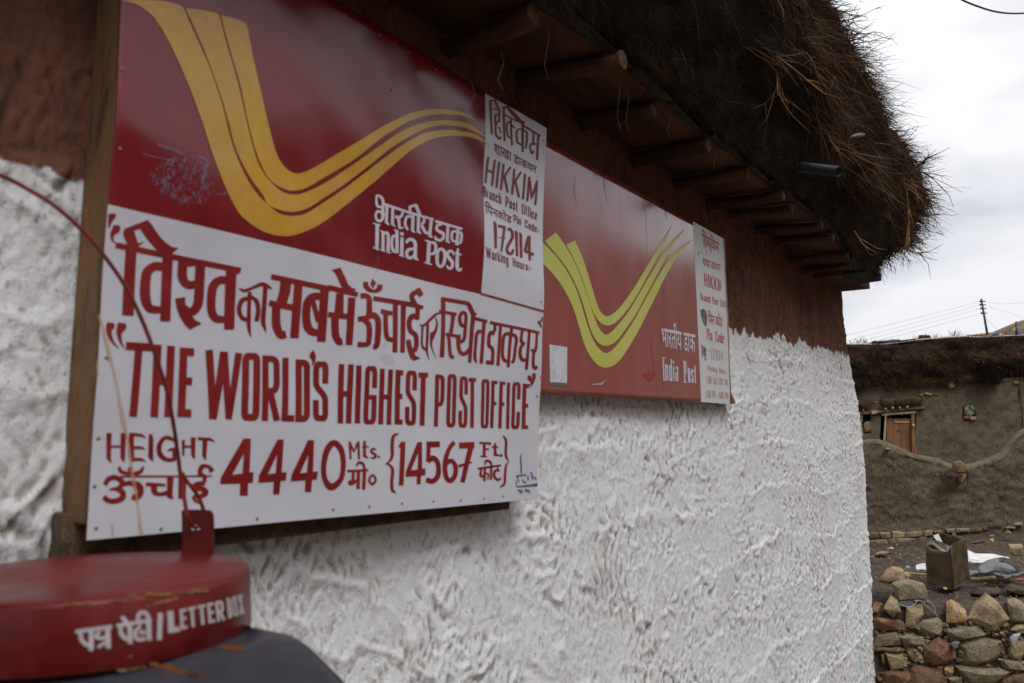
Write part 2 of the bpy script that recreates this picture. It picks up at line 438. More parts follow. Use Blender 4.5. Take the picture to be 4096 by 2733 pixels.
    def font(s, crop, TL, TR, BR, BL, st, bold=.012):
        """set a word in the built-in font and stretch its ink box over the quad"""
        cu = bpy.data.curves.new('tmp', 'FONT'); cu.body = st; cu.offset = bold; cu.resolution_u = 3
        ob = bpy.data.objects.new('tmp', cu); COL.objects.link(ob); bpy.context.view_layer.update()
        me = bpy.data.meshes.new_from_object(ob.evaluated_get(bpy.context.evaluated_depsgraph_get()))
        P = [(v.co.x, v.co.y) for v in me.vertices]; x0 = min(p[0] for p in P); x1 = max(p[0] for p in P); y0 = min(p[1] for p in P); y1 = max(p[1] for p in P)
        Q = [np.array(q(crop, *p)) for p in (TL, TR, BR, BL)]; e = s.e(); b = len(s.V)
        for x, y in P:
            u = (x - x0) / (x1 - x0); v = 1 - (y - y0) / (y1 - y0)
            p = (Q[0] * (1 - u) + Q[1] * u) * (1 - v) + (Q[3] * (1 - u) + Q[2] * u) * v
            s.V.append(s.surf(p[0], p[1], e))
        for pl in me.polygons: s.F.append(tuple(b + k for k in pl.vertices))
        bpy.data.objects.remove(ob); bpy.data.curves.remove(cu); bpy.data.meshes.remove(me)
    def make(s, name, parent, m):
        return mesh(name, s.V, s.F, parent, m)

# stroke alphabet: glyph -> (width, strokes)
GL = {
 'H': (.5, [('s', [(0, 0), (0, 1)]), ('s', [(1, 0), (1, 1)]), ('s', [(0, .5), (1, .5)])]),
 'I': (.12, [('s', [(.5, 0), (.5, 1)])]),
 'K': (.5, [('s', [(0, 0), (0, 1)]), ('s', [(1, 1), (.1, .45)]), ('s', [(.25, .58), (1, 0)])]),
 'M': (.6, [('s', [(0, 0), (0, 1), (.5, .15), (1, 1), (1, 0)])]),
 'B': (.48, [('s', [(0, 0), (0, 1)]), ('c', [(0, 1), (1, 1), (1, .52), (0, .52)]), ('c', [(0, .52), (1, .54), (1.05, 0), (0, 0)])]),
 'P': (.48, [('s', [(0, 0), (0, 1)]), ('c', [(0, 1), (1, 1), (1, .78), (1, .42), (0, .42)])]),
 'R': (.5, [('s', [(0, 0), (0, 1)]), ('c', [(0, 1), (1, 1), (1, .78), (1, .45), (0, .45)]), ('s', [(.4, .45), (1, 0)])]),
 'O': (.5, [('c', [(.5, 1), (1, 1), (1, .8), (1, .2), (1, 0), (.5, 0), (0, 0), (0, .2), (0, .8), (0, 1), (.5, 1)])]),
 'C': (.5, [('c', [(1, .68), (1, 1), (.5, 1), (0, 1), (0, .8), (0, .2), (0, 0), (.5, 0), (1, 0), (1, .32)])]),
 'G': (.52, [('c', [(1, .68), (1, 1), (.5, 1), (0, 1), (0, .8), (0, .2), (0, 0), (.5, 0), (1, 0), (1, .25), (1, .42)]), ('s', [(.55, .46), (1, .46)])]),
 'S': (.48, [('c', [(1, .7), (1, 1), (.5, 1), (0, 1), (0, .78), (0, .6), (.5, .5), (1, .4), (1, .22), (1, 0), (.5, 0), (0, 0), (0, .28)])]),
 'E': (.42, [('s', [(1, 1), (0, 1), (0, 0), (1, 0)]), ('s', [(0, .52), (.9, .52)])]),
 'F': (.42, [('s', [(1, 1), (0, 1), (0, 0)]), ('s', [(0, .52), (.9, .52)])]),
 'L': (.42, [('s', [(0, 1), (0, 0), (1, 0)])]),
 'T': (.5, [('s', [(0, 1), (1, 1)]), ('s', [(.5, 1), (.5, 0)])]),
 'D': (.5, [('s', [(0, 0), (0, 1)]), ('c', [(0, 1), (1, 1), (1, .8), (1, .2), (1, 0), (0, 0)])]),
 'W': (.8, [('s', [(0, 1), (.25, 0), (.5, 1), (.75, 0), (1, 1)])]),
 'A': (.5, [('s', [(0, 0), (.5, 1), (1, 0)]), ('s', [(.2, .35), (.8, .35)])]),
 'X': (.5, [('s', [(0, 0), (1, 1)]), ('s', [(0, 1), (1, 0)])]),
 'r': (.26, [('s', [(0, 0), (0, .68)]), ('c', [(0, .4), (.2, .68), (1, .66)])]),
 'a': (.42, [('c', [(.1, .62), (.5, .7), (1, .68), (1, .4), (1, 0)]), ('c', [(1, .4), (.3, .42), (0, .35), (0, .0), (.5, -.0), (1, .12)])]),
 'n': (.42, [('s', [(0, 0), (0, .68)]), ('c', [(0, .5), (.2, .7), (1, .72), (1, .5), (1, 0)])]),
 'u': (.42, [('s', [(1, 0), (1, .68)]), ('c', [(0, .68), (0, .1), (.3, -.02), (1, 0), (1, .2)])]),
 'm': (.62, [('s', [(0, 0), (0, .68)]), ('c', [(0, .5), (.1, .7), (.5, .72), (.5, 0)]), ('c', [(.5, .5), (.6, .7), (1, .72), (1, 0)])]),
 'c': (.38, [('c', [(1, .55), (.9, .7), (0, .7), (0, .35), (0, 0), (.9, 0), (1, .14)])]),
 'h': (.42, [('s', [(0, 0), (0, 1)]), ('c', [(0, .5), (.2, .7), (1, .72), (1, .5), (1, 0)])]),
 'o': (.42, [('c', [(.5, .7), (1, .7), (1, .35), (1, 0), (.5, 0), (0, 0), (0, .35), (0, .7), (.5, .7)])]),
 's': (.36, [('c', [(1, .56), (.9, .7), (0, .7), (0, .4), (1, .36), (1, 0), (.1, 0), (0, .14)])]),
 't': (.28, [('c', [(.45, .92), (.45, .1), (.5, 0), (1, 0)]), ('s', [(0, .68), (1, .68)])]),
 'f': (.28, [('c', [(1, 1), (.45, 1), (.45, .85), (.45, 0)]), ('s', [(0, .68), (1, .68)])]),
 'i': (.12, [('s', [(.5, 0), (.5, .68)]), ('s', [(.5, .86), (.5, .94)])]),
 'e': (.42, [('c', [(0, .36), (1, .36), (1, .7), (.5, .7), (0, .7), (0, .35), (0, 0), (.6, 0), (1, .12)])]),
 'd': (.42, [('s', [(1, 0), (1, 1)]), ('c', [(1, .6), (.7, .7), (0, .72), (0, .35), (0, 0), (.6, -.02), (1, .12)])]),
 'k': (.4, [('s', [(0, 0), (0, 1)]), ('s', [(1, .68), (.1, .3)]), ('s', [(.35, .4), (1, 0)])]),
 'g': (.42, [('c', [(1, .6), (.7, .7), (0, .72), (0, .35), (0, 0), (.6, -.02), (1, .12)]), ('c', [(1, .68), (1, -.2), (.6, -.32), (0, -.25)])]),
 '0': (.44, [('c', [(.5, 1), (1, 1), (1, .8), (1, .2), (1, 0), (.5, 0), (0, 0), (0, .2), (0, .8), (0, 1), (.5, 1)])]),
 '1': (.22, [('s', [(.0, .8), (.8, 1), (.8, 0)])]),
 '2': (.44, [('c', [(0, .75), (0, 1), (1, 1), (1, .7), (.9, .5), (0, 0)]), ('s', [(0, 0), (1, 0)])]),
 '3': (.44, [('c', [(0, .85), (.1, 1), (1, 1), (1, .55), (.3, .54)]), ('c', [(.3, .54), (1, .52), (1, 0), (.1, 0), (0, .15)])]),
 '4': (.46, [('s', [(.75, 0), (.75, 1), (0, .28), (1, .28)])]),
 '7': (.44, [('s', [(0, 1), (1, 1), (.35, 0)])]),
 ':': (.1, [('s', [(.5, .1), (.5, .16)]), ('s', [(.5, .5), (.5, .56)])]),
 '-': (.22, [('s', [(0, .4), (1, .4)])]),
}

# geometry makers -------------------------------------------------------
def frame_of(d):
    d = d.normalized(); a = Vector((0, 0, 1)) if abs(d.z) < .9 else Vector((1, 0, 0))
    u = d.cross(a).normalized(); return u, u.cross(d).normalized()
def tube(P, r, n=8, cap=True, jit=0):
    """P list of Vector, r float or list -> V,F"""
    V = []; F = []
    m_ = len(P); rr = r if isinstance(r, (list, tuple)) else [r] * m_
    u = None
    for i, p in enumerate(P):
        d = (P[min(i + 1, m_ - 1)] - P[max(i - 1, 0)]).normalized()
        if u is None: u, v = frame_of(d)
        else:
            u = (u - d * u.dot(d)).normalized(); v = u.cross(d)
        for k in range(n):
            a = 2 * math.pi * k / n
            V.append(p + (u * math.cos(a) + v * math.sin(a)) * rr[i] * (1 + jit * random.uniform(-1, 1)))
    for i in range(m_ - 1):
        for k in range(n):
            F.append((i * n + k, i * n + (k + 1) % n, (i + 1) * n + (k + 1) % n, (i + 1) * n + k))
    if cap: F += [tuple(range(n))[::-1], tuple((m_ - 1) * n + k for k in range(n))]
    return V, F
def join(*vf):
    V = []; F = []
    for v, f in vf:
        b = len(V); V += list(v); F += [tuple(b + k for k in x) for x in f]
    return V, F
def hexa(P8):
    return list(P8), [(0, 3, 2, 1), (4, 5, 6, 7), (0, 1, 5, 4), (1, 2, 6, 5), (2, 3, 7, 6), (3, 0, 4, 7)]
def bev(o, w, seg=1):
    b = o.modifiers.new('bevel', 'BEVEL'); b.width = w; b.segments = seg; b.limit_method = 'ANGLE'; b.angle_limit = R(40); return o
def slab(poly, thick, back=None, jitter=0, name='slab', parent=None, m=None, off=None):
    """front polygon (3D points) pushed backwards by thick along dir back"""
    n = len(poly); b = (back or Bk) * thick
    V = [p + Vector([random.uniform(-jitter, jitter) for _ in range(3)]) for p in poly]
    V += [p + b for p in V]
    F = [tuple(range(n)), tuple(range(2 * n - 1, n - 1, -1))] + [(k, (k + 1) % n, n + (k + 1) % n, n + k)[::-1] for k in range(n)]
    return mesh(name, V, F, parent, m)
def rock(poly, thick, parent=None, m='stone_a', name='stone', bulge=.35, jit=.08, back=None, smooth=False, lift=0):
    """broken stone: flat facets spanned between its outline and a few random high points, running back into the wall"""
    import bmesh
    back = back or Bk
    c = sum(poly, Vector()) / len(poly); poly = [c + (p - c) * 1.07 for p in poly]; size = max((p - c).length for p in poly)
    bd = bulge * size * 1.15
    J = lambda k: Vector([random.uniform(-1, 1) for _ in range(3)]) * size * k
    pts = [p + back * random.uniform(-.02, .22) * size + J(jit * .25) for p in poly]
    pts += [c + (p - c) * .93 + back * thick for p in poly]
    k = max(4, min(7, len(poly) - 1)); a0 = random.uniform(0, 6.28)
    tilt = Vector((random.uniform(-1, 1), 0, random.uniform(-.6, 1.0)))
    for i in range(k):
        p = poly[int(i * len(poly) / k)]; t = random.uniform(.50, .86)
        v = (p - c) * t
        h_ = bd * (random.uniform(.65, 1.0) + .28 * (v / size).dot(tilt))
        pts.append(c + v - back * h_)
    pts.append(c - back * bd * random.uniform(.85, 1.1) + J(.12))
    bm = bmesh.new()
    for p in pts: bm.verts.new(p)
    bmesh.ops.convex_hull(bm, input=bm.verts)
    bmesh.ops.delete(bm, geom=[v for v in bm.verts if not v.link_faces], context='VERTS')
    bmesh.ops.bevel(bm, geom=list(bm.edges), offset=size * .02, segments=1, affect='EDGES', clamp_overlap=True)
    me = bpy.data.meshes.new(name); bm.to_mesh(me); bm.free()
    return link(name, me, parent, m)
def pp(crop, s, dep):
    return [at(*q(crop, *map(float, t.split(','))), dep) for t in s.split()]

def ribbons(P0, D, Ln, Wd, bend, seg=3):
    """many thin triangular twigs at once. P0,D (n,3) arrays"""
    n = len(P0)
    D = D / np.linalg.norm(D, axis=1, keepdims=True)
    a = np.tile(np.array([[.31, .2, .93]]), (n, 1)); U = np.cross(D, a); U /= np.linalg.norm(U, axis=1, keepdims=True) + 1e-9
    Vv = np.cross(D, U)
    VV = np.zeros((n, (seg + 1), 3, 3), np.float32)
    for s in range(seg + 1):
        t = s / seg
        C = P0 + D * (Ln * t)[:, None] + bend * (t * t * Ln)[:, None]
        w = Wd * (1 - .8 * t)
        for k in range(3):
            an = 2.094 * k
            VV[:, s, k] = C + (U * math.cos(an) + Vv * math.sin(an)) * w[:, None]
    base = (np.arange(n) * (seg + 1) * 3)[:, None]
    F = []
    for s in range(seg):
        for k in range(3):
            k2 = (k + 1) % 3
            F.append(base + np.array([[s * 3 + k, s * 3 + k2, (s + 1) * 3 + k2, (s + 1) * 3 + k]]))
    return VV.reshape(-1, 3), np.concatenate(F, 0)

# ================================================================== GROUND, HILLS
def terrain_patch(name, xs, ys, fz, m, kind='structure'):
    X, Y = np.meshgrid(xs, ys, indexing='ij'); Z = fz(X, Y)
    o = npmesh(name, np.stack([X, Y, Z], -1).reshape(-1, 3), gridF(len(xs), len(ys)), None, m)
    o['kind'] = kind; return o
xs = np.concatenate([np.linspace(-900, -12, 20), np.linspace(-10, 30, 90), np.linspace(34, 900, 24)])
terrain_patch('ground', xs, xs, lambda X, Y: -.35 + .03 * fbm(X * .8, Y * .8, 3) - .0 * X, 'ground')
# hill: ring segment rising towards the right
hn = 160; hr = 24
az = np.linspace(R(-150), R(60), hn)
A, Rr = np.meshgrid(az, np.linspace(0, 1, hr), indexing='ij')
relaz = YAW - A                                                # angle right of the view axis
crest = np.interp(np.degrees(relaz), [20, 26, 30, 33, 44, 54, 62, 78, 120], [3, 4.8, 6.45, 7.3, 10.0, 12.2, 14.5, 26, 27])
crest = crest + fbm(A * 14, A * 3 + 2, 8, 4) * .35
crest = np.where(relaz < R(20), 3.0, crest)
dist = 120 + 190 * Rr
Zh = dist * np.tan(np.radians(crest)) * sm(0, 1, Rr) ** .8 + fbm(A * 60, Rr * 12, 9) * 1.2 * Rr - 3 * (1 - Rr)
HV = np.stack([EYE.x + np.cos(A) * dist, EYE.y + np.sin(A) * dist, EYE.z - 1.5 + Zh * 1.0], -1)
o = npmesh('hill', HV.reshape(-1, 3), gridF(hn, hr)[:, ::-1], None, 'hill'); o['kind'] = 'structure'

# ================================================================== POST OFFICE HOUSE
house = thing('post_office_house', 'whitewashed mud house with a red band under its brushwood eave', 'house')
corner = [(1932, 560), (1933, 640), (1937, 720), (1943, 800), (1954, 850), (1965, 920), (1975, 1000), (1981, 1070), (1985, 1130), (1988, 1180), (1990, 1220), (1995, 1300), (2000, 1380), (2003, 1450), (2010, 1568), (2016, 1700)]
cz = []; cxx = []
for a, b in corner:
    p = on_wall(a * 1.743, b * 1.743, 0); cz.append(p.z); cxx.append(p.x)
cz = np.array(cz)[::-1]; cxx = np.array(cxx)[::-1]
ZT = 2.86
nz = 560
zz = np.linspace(-.4, ZT, nz)
s_ = np.concatenate([np.linspace(-5.2, .42, 44)[:-1], np.linspace(.42, 1.5, 290)[:-1], np.linspace(1.5, 3.0, 230)[:-1], np.linspace(3.0, 5.0, 170)])
nA = len(s_)
tail = np.linspace(0, 1, 75)[1:]
xend = np.interp(zz, cz, cxx)
XX = np.zeros((nA + len(tail), nz)); 
XX[:nA] = s_[:, None]
XX[nA:] = 5.0 + (xend[None, :] - 5.0) * tail[:, None]
ZZ = np.tile(zz, (nA + len(tail), 1))
def whiteline(x): return 1.7 + .405 + .031 * (x - .55)
def hfun(x, z):
    wx = x + .035 * fbm(x * 6, z * 6, 40, 2); wz = z + .035 * fbm(x * 6 + 9, z * 6, 41, 2)
    big = .010 * fbm(x * 1.7, z * 1.7, 1, 2)
    m1 = sm(-.25, .35, per(x * 3, z * 3, 33)); m2 = sm(-.25, .35, per(x * 2.4 + 7, z * 3.1, 34))
    r1 = np.clip(1 - np.abs(per(wx * 15, wz * 11, 2)) * 1.25, 0, 1) ** 7 * m1
    r2 = np.clip(1 - np.abs(per(wx * 34 + 4, wz * 20, 5)) * 1.2, 0, 1) ** 5 * m2
    # rough courses a hand's height apart, each one proud at its ragged upper lip
    ph = z / .238 + .35 * per(x * .9, z * .8, 7) + .11 * per(x * 6, z * 3, 8) + .05 * per(x * 22, z * 5, 9) + .03 * per(x * 50, z * 20, 10)
    fr = ph % 1.0; cid = np.floor(ph)
    am = sm(-.35, .35, per(x * 1.1 + cid * 3.7, cid * 1.3 + .5, 13))
    led = (np.where(fr < .93, (fr / .93) ** 5, (1 - fr) / .07)) * (.10 + .25 * sm(2.0, 3.2, x) + am * sm(-.45, .1, per(x * 7, cid * 2.1, 19)))
    # daubs: rims that sag below each handful, sharp underside
    sc = (wz * 7 + 1.1 * np.abs(per(wx * 6, wz * 1.5, 14)) + .25 * per(wx * 20, wz * 20, 16)) % 1.0
    sc = np.where(sc > .15, (1 - sc) / .85, sc / .15) ** 2 * sm(.0, .45, per(wx * 3.5, wz * 3.5, 15))
    lumps = np.clip(per(wx * 36, wz * 30, 20) - .1, 0, 1)
    flick = np.clip(per(wx * 58, wz * 27, 24) - .20, 0, 1); pitw = np.clip(-per(wx * 40 + 3, wz * 24, 46) - .18, 0, 1) * sm(-.3, .3, per(x * 2.7, z * 2.7, 47))
    dr = per(wx * 46 + .4 * per(x * 9, z * 9, 3), wz * 10, 22) * sm(-.25, .3, per(x * 2, z * 2, 23))
    fine = fbm(wx * 80, wz * 62, 25, 2)
    isred = sm(0, .02, z - whiteline(x))
    near = 1 - .35 * sm(1.1, .6, 0 * x) * 0
    nr = 1 - sm(1.2, 2.4, x)
    r3 = np.clip(1 - np.abs(per(wx * 9 + wz * 5, wz * 8 - wx * 2, 44)) * 1.5, 0, 1) ** 4 * sm(-.2, .3, per(x * 3.3, z * 2.9, 45))
    m3 = .35 + .85 * sm(-.3, .3, fbm(x * 1.7 + 3, z * 2.4, 48, 2))
    white = (big + .0052 * r1 + (.0040 + .003 * nr) * r3 + .0074 * led + (.0055 + .0035 * nr) * sc
             + m3 * (.0014 * r2 + .0038 * lumps - .0120 * pitw + (.0095 - .006 * nr) * flick + (.0046 - .0022 * nr) * dr) + .0018 * fine)
    pit = np.clip(-per(wx * 38, wz * 13, 27) - .12, 0, 1) * sm(-.35, .3, per(x * 4, z * 4, 29))
    red = big + .0070 * dr + .006 * r3 + .004 * lumps + .0018 * r2 - .013 * pit + .0014 * fine + .0028 * per(wx * 55, wz * 12, 28)
    return white * (1 - isred) + red * isred
HH = hfun(XX, ZZ)
YY = -BAT * (1.7 - ZZ) - HH
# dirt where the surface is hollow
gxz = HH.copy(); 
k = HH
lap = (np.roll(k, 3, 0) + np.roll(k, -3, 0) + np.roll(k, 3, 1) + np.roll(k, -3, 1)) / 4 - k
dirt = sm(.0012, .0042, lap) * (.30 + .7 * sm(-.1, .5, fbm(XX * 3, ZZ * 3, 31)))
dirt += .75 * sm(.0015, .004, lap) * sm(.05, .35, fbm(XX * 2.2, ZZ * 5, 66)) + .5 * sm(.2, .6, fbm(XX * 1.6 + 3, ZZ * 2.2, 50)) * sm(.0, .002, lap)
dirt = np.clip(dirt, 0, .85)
edge = fbm(XX * 5, ZZ * 3, 59, 2) * .025 + fbm(XX * 15, ZZ * 6, 60, 3) * .028 + fbm(XX * 55, ZZ * 35, 61, 2) * .006
redm = sm(-.003, .003, ZZ - (whiteline(XX) + edge))
# bare mud behind the first sign
mudm = np.zeros_like(XX)
teal = np.zeros_like(XX)
for line_ in (((5, 950), (22, 1020), (35, 1090), (60, 1170)), ((85, 1240), (100, 1290), (130, 1350), (150, 1420)), ((20, 1080), (45, 1150))):
    tp_ = [on_wall(*q('T6', *p), -.03) for p in line_]
    for p_, q_ in zip(tp_, tp_[1:]):
        for t_ in np.linspace(0, 1, 8):
            c_ = p_.lerp(q_, t_); teal = np.maximum(teal, np.exp(-(((XX - c_.x) / .035) ** 2 + ((ZZ - c_.z) / .022) ** 2)))
teal = teal * sm(-.3, .25, fbm(XX * 20, ZZ * 14, 63, 2)) * .75
# round the corner and run the end wall back
ret_n = 26
rs = np.linspace(0, 1, ret_n + 1)[1:]
XR = np.zeros((ret_n, nz)); YR = np.zeros((ret_n, nz)); 
for i, t in enumerate(rs):
    if i < 8:
        a = (i + 1) / 8 * math.pi / 2; rad = .05
        XR[i] = xend + rad * math.sin(a); YR[i] = YY[-1] + rad * (1 - math.cos(a))
    else:
        YR[i] = YY[-1] + .05 + (t - rs[7]) / (1 - rs[7]) * 3.2; XR[i] = xend + .05
HR = .006 * fbm(YR * 9 + 40, np.tile(zz, (ret_n, 1)) * 14, 77, 3) + .006 * per(YR * 3, np.tile(zz, (ret_n, 1)) * 33, 78)
XR += HR
XX2 = np.concatenate([XX, XR]); YY2 = np.concatenate([YY, YR]); ZZ2 = np.concatenate([ZZ, np.tile(zz, (ret_n, 1))])
pad = lambda a, v: np.concatenate([a, np.tile(v, (ret_n, 1))])
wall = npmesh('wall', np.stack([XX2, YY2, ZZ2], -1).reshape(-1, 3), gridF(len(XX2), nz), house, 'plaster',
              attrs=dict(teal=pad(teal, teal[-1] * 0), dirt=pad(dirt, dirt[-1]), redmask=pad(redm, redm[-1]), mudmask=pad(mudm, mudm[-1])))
del XX2, YY2, ZZ2

# eave: rafters, boards, slate edge
SL = .03
rend = [(-5.0, None), (-4.1, None), (-3.2, None), (-2.4, None), (-1.7, None), (-1.0, None), (-.45, None), (.0, None), (.45, None), (.95, None)]
ends_D = [(1243, 28), (1419, 139), (1526, 246), (1637, 333), (1720, 398), (1790, 450), (1837, 478), (1881, 517), (1917, 545), (1943, 587), (1968, 613)]
RA = []
for x, _ in rend: RA.append(Vector((x, -.27, 1.7 + .975)))
for a, b in ends_D: RA.append(on_y(a * 1.743, b * 1.743, -.26 + random.uniform(-.015, .015)))
for i, p in enumerate(RA):
    rad = .029 if i < 13 else (.026 if i < 16 else .023)
    tilt = random.uniform(-.012, .02)
    q0 = Vector((p.x + random.uniform(-.055, .055), .12, p.z + .015 + tilt)); p = p + (p - q0).normalized() * random.uniform(-.04, .02)
    Pn = [p.lerp(q0, t) + Vector((0, 0, .006 * math.sin(t * 5 + i))) for t in (0, .12, .3, .55, .8, 1)]
    sq = 4 if i in (12, 13, 15, 17, 19) else 9; rad *= random.uniform(.85, 1.12)
    V, F = tube(Pn, [rad * random.uniform(.86, 1.06) for _ in Pn], sq, True, .07)
    rf = mesh('rafter', V, F, house, 'rafter', True)
    V, F = tube([p - Vector((0, .0015, 0)), p + Vector((0, .004, 0))], [rad * .93, rad * .97], sq)
    mesh('cut_end', V, F, rf, 'rafter_end')
for a, b in zip(RA, RA[1:]):
    x0, x1 = a.x + .006, b.x - .006
    za, zb = a.z + .034, b.z + .034
    j = random.uniform(-.008, .008)
    V, F = hexa([Vector((x0, -.235 + j, za)), Vector((x1, -.235 + j, zb)), Vector((x1, .15, zb + .02)), Vector((x0, .15, za + .02)),
                 Vector((x0, -.235 + j, za + .02)), Vector((x1, -.235 + j, zb + .02)), Vector((x1, .15, zb + .04)), Vector((x0, .15, za + .04))])
    mesh('roof_board', V, F, house, 'board')
def soff(x):
    xs_ = [p.x for p in RA]; zs_ = [p.z for p in RA]; return float(np.interp(x, xs_, zs_))
# slate / board edge pieces along the eave
x = -5.1; k_ = 0
endS = on_y(2016 * 1.743, 640 * 1.743, -.27)
while x < endS.x - .1:
    ln = random.uniform(.18, .42); x1 = min(x + ln, endS.x)
    z0 = soff(x) + .038; z1 = soff(x1) + .038; yj = random.uniform(-.012, .012)
    yk = yj + random.uniform(-.012, .012); zt0, zt1 = random.uniform(-.004, .006), random.uniform(-.004, .006)
    V, F = hexa([Vector((x, -.268 + yj, z0 + zt0)), Vector((x1, -.268 + yk, z1 + zt1)), Vector((x1, -.19, z1 + .004)), Vector((x, -.19, z0 + .004)),
                 Vector((x, -.268 + yj, z0 + zt0 + .007)), Vector((x1, -.268 + yk, z1 + zt1 + .007)), Vector((x1, -.19, z1 + .02)), Vector((x, -.19, z0 + .02))])
    bev(mesh('eave_slate', V, F, house, 'slate'), .003)
    x = x1 + .006
pS = on_y(1972 * 1.743, 632 * 1.743, -.2); pE = on_y(2020 * 1.743, 640 * 1.743, -.27)
V, F = hexa([Vector((pS.x - .15, -.27, pS.z - .012)), Vector((pE.x + .02, -.275, pE.z - .012)), Vector((pE.x + .25, .2, pE.z + .01)), Vector((pS.x + .1, .2, pE.z + .01)),
             Vector((pS.x - .15, -.27, pS.z + .03)), Vector((pE.x, -.28, pE.z + .03)), Vector((pE.x + .25, .2, pE.z + .05)), Vector((pS.x + .1, .2, pE.z + .05))])
bev(mesh('eave_slate', V, F, house, 'slate'), .004)
V, F = hexa([Vector((5.15, -.12, 2.70)), Vector((6.1, -.12, 2.76)), Vector((6.1, 2.6, 2.76)), Vector((5.15, 2.6, 2.70)),
             Vector((5.15, -.12, 2.79)), Vector((6.1, -.12, 2.84)), Vector((6.1, 2.6, 2.84)), Vector((5.15, 2.6, 2.79))])
mesh('roof_board', V, F, house, 'board')

# brushwood roof: lumpy core + twigs
prof = [(1.9, 1.03), (.3, 1.03), (-.1, 1.025), (-.235, 1.03), (-.285, 1.05), (-.325, 1.12), (-.37, 1.22), (-.415, 1.34), (-.45, 1.47), (-.475, 1.60), (-.485, 1.73), (-.465, 1.85), (-.41, 1.96), (-.28, 2.05), (-.05, 2.12), (.5, 2.18), (1.9, 2.2)]
prof = [tuple(p) for p in catmull(prof, 3)]
PN = len(prof)
pa = np.array(prof)
nX = 230
xe0 = 5.42
ts = np.linspace(-5.5, xe0, nX)
Xg = np.tile(ts[:, None], (1, PN)); Yg = np.tile(pa[:, 0][None], (nX, 1)); SO = np.array([soff(x) for x in ts]) + .062 - (1.7 + 1.03)
Zg = np.tile(pa[:, 1][None], (nX, 1)) + 1.7 + SO[:, None] * (1 - sm(1.05, 1.5, pa[:, 1]))[None]
# push the end out with height
zr = pa[:, 1][None]
grow = .62 * sm(1.03, 1.42, zr) - .16 * sm(1.75, 2.15, zr)
Xg = Xg + grow * sm(4.6, xe0, Xg) 
capn = 10; cyc = -.02; czc = 1.7 + 1.55
cap = []
for i in range(1, capn + 1):
    a = i / capn * math.pi / 2
    sc_ = math.cos(a) * .96 + .04
    xx = Xg[-1] + .13 * math.sin(a)
    yy = cyc + (Yg[-1] - cyc) * sc_; zz_ = czc + (Zg[-1] - czc) * sc_
    cap.append(np.stack([xx, yy, zz_], -1))
G = np.concatenate([np.stack([Xg, Yg, Zg], -1), np.array(cap)], 0)
def normals(G):
    du = np.gradient(G, axis=0); dv = np.gradient(G, axis=1); n = np.cross(du, dv); n /= np.linalg.norm(n, axis=2, keepdims=True) + 1e-9; return n
NG = normals(G)
if NG[nX // 2, 26, 1] > 0: NG = -NG
lump = (.055 * fbm(G[..., 0] * 2.6 + G[..., 1] * 5, G[..., 2] * 4.5 - G[..., 0] * .6, 70, 4) + .02 * per(G[..., 0] * 11, G[..., 2] * 13, 75)) * sm(1.08, 1.25, G[..., 2] - 1.7)
G2 = G + NG * lump[..., None]
core = npmesh('brushwood_roof', G2.reshape(-1, 3), gridF(G.shape[0], PN), house, 'thatch')
def samp(G, N, n, wfun):
    mul = 6 if len(G) > 220 else 4
    U = rng.random(n * mul); Vv = rng.random(n * mul)
    iu = U * (G.shape[0] - 1.001); iv = Vv * (G.shape[1] - 1.001)
    a = iu.astype(int); b = iv.astype(int)
    P = G[a, b] + (G[a + 1, b] - G[a, b]) * (iu - a)[:, None] + (G[a, b + 1] - G[a, b]) * (iv - b)[:, None]
    nn = N[a, b]
    w = wfun(P); keep = rng.random(len(w)) < w
    P = P[keep][:n]; nn = nn[keep][:n]
    return P, nn
def twigs(name, n, wfun, dirf, l0, l1, w0, w1, m, parent, bendz=-.25, seg=3, jit=.45, clump=.9, G=None, N=None, inset=.02):
    P, nn = samp(G, N, n, wfun); n = len(P)
    c1 = fbm(P[:, 0] * 6 + P[:, 1] * 5, P[:, 2] * 7, 201, 2); c2 = fbm(P[:, 0] * 6 + 50 + P[:, 1] * 5, P[:, 2] * 7, 202, 2); c3 = fbm(P[:, 0] * 6 + 90, P[:, 2] * 7 + P[:, 1] * 5, 203, 2)
    D = dirf(P, nn) + clump * np.stack([c1, c2, c3], 1) + rng.normal(0, jit, (n, 3))
    Ln = rng.uniform(l0, l1, n) * rng.uniform(.5, 1, n); Wd = rng.uniform(w0, w1, n)
    bend = np.zeros((n, 3)); bend[:, 2] = bendz * rng.random(n); bend += rng.normal(0, .22, (n, 3))
    V, F = ribbons(P - nn * inset, D, Ln, Wd, bend, seg)
    o = npmesh(name, V, F, parent, m, False); o['kind'] = 'stuff'; return o
front = lambda P: ((P[:, 1] < -.27) & (P[:, 0] > .9)).astype(float) + ((P[:, 1] < .15) & (P[:, 2] > 1.7 + 1.6)) * 1.0
zrel = lambda P: P[:, 2] - 1.7
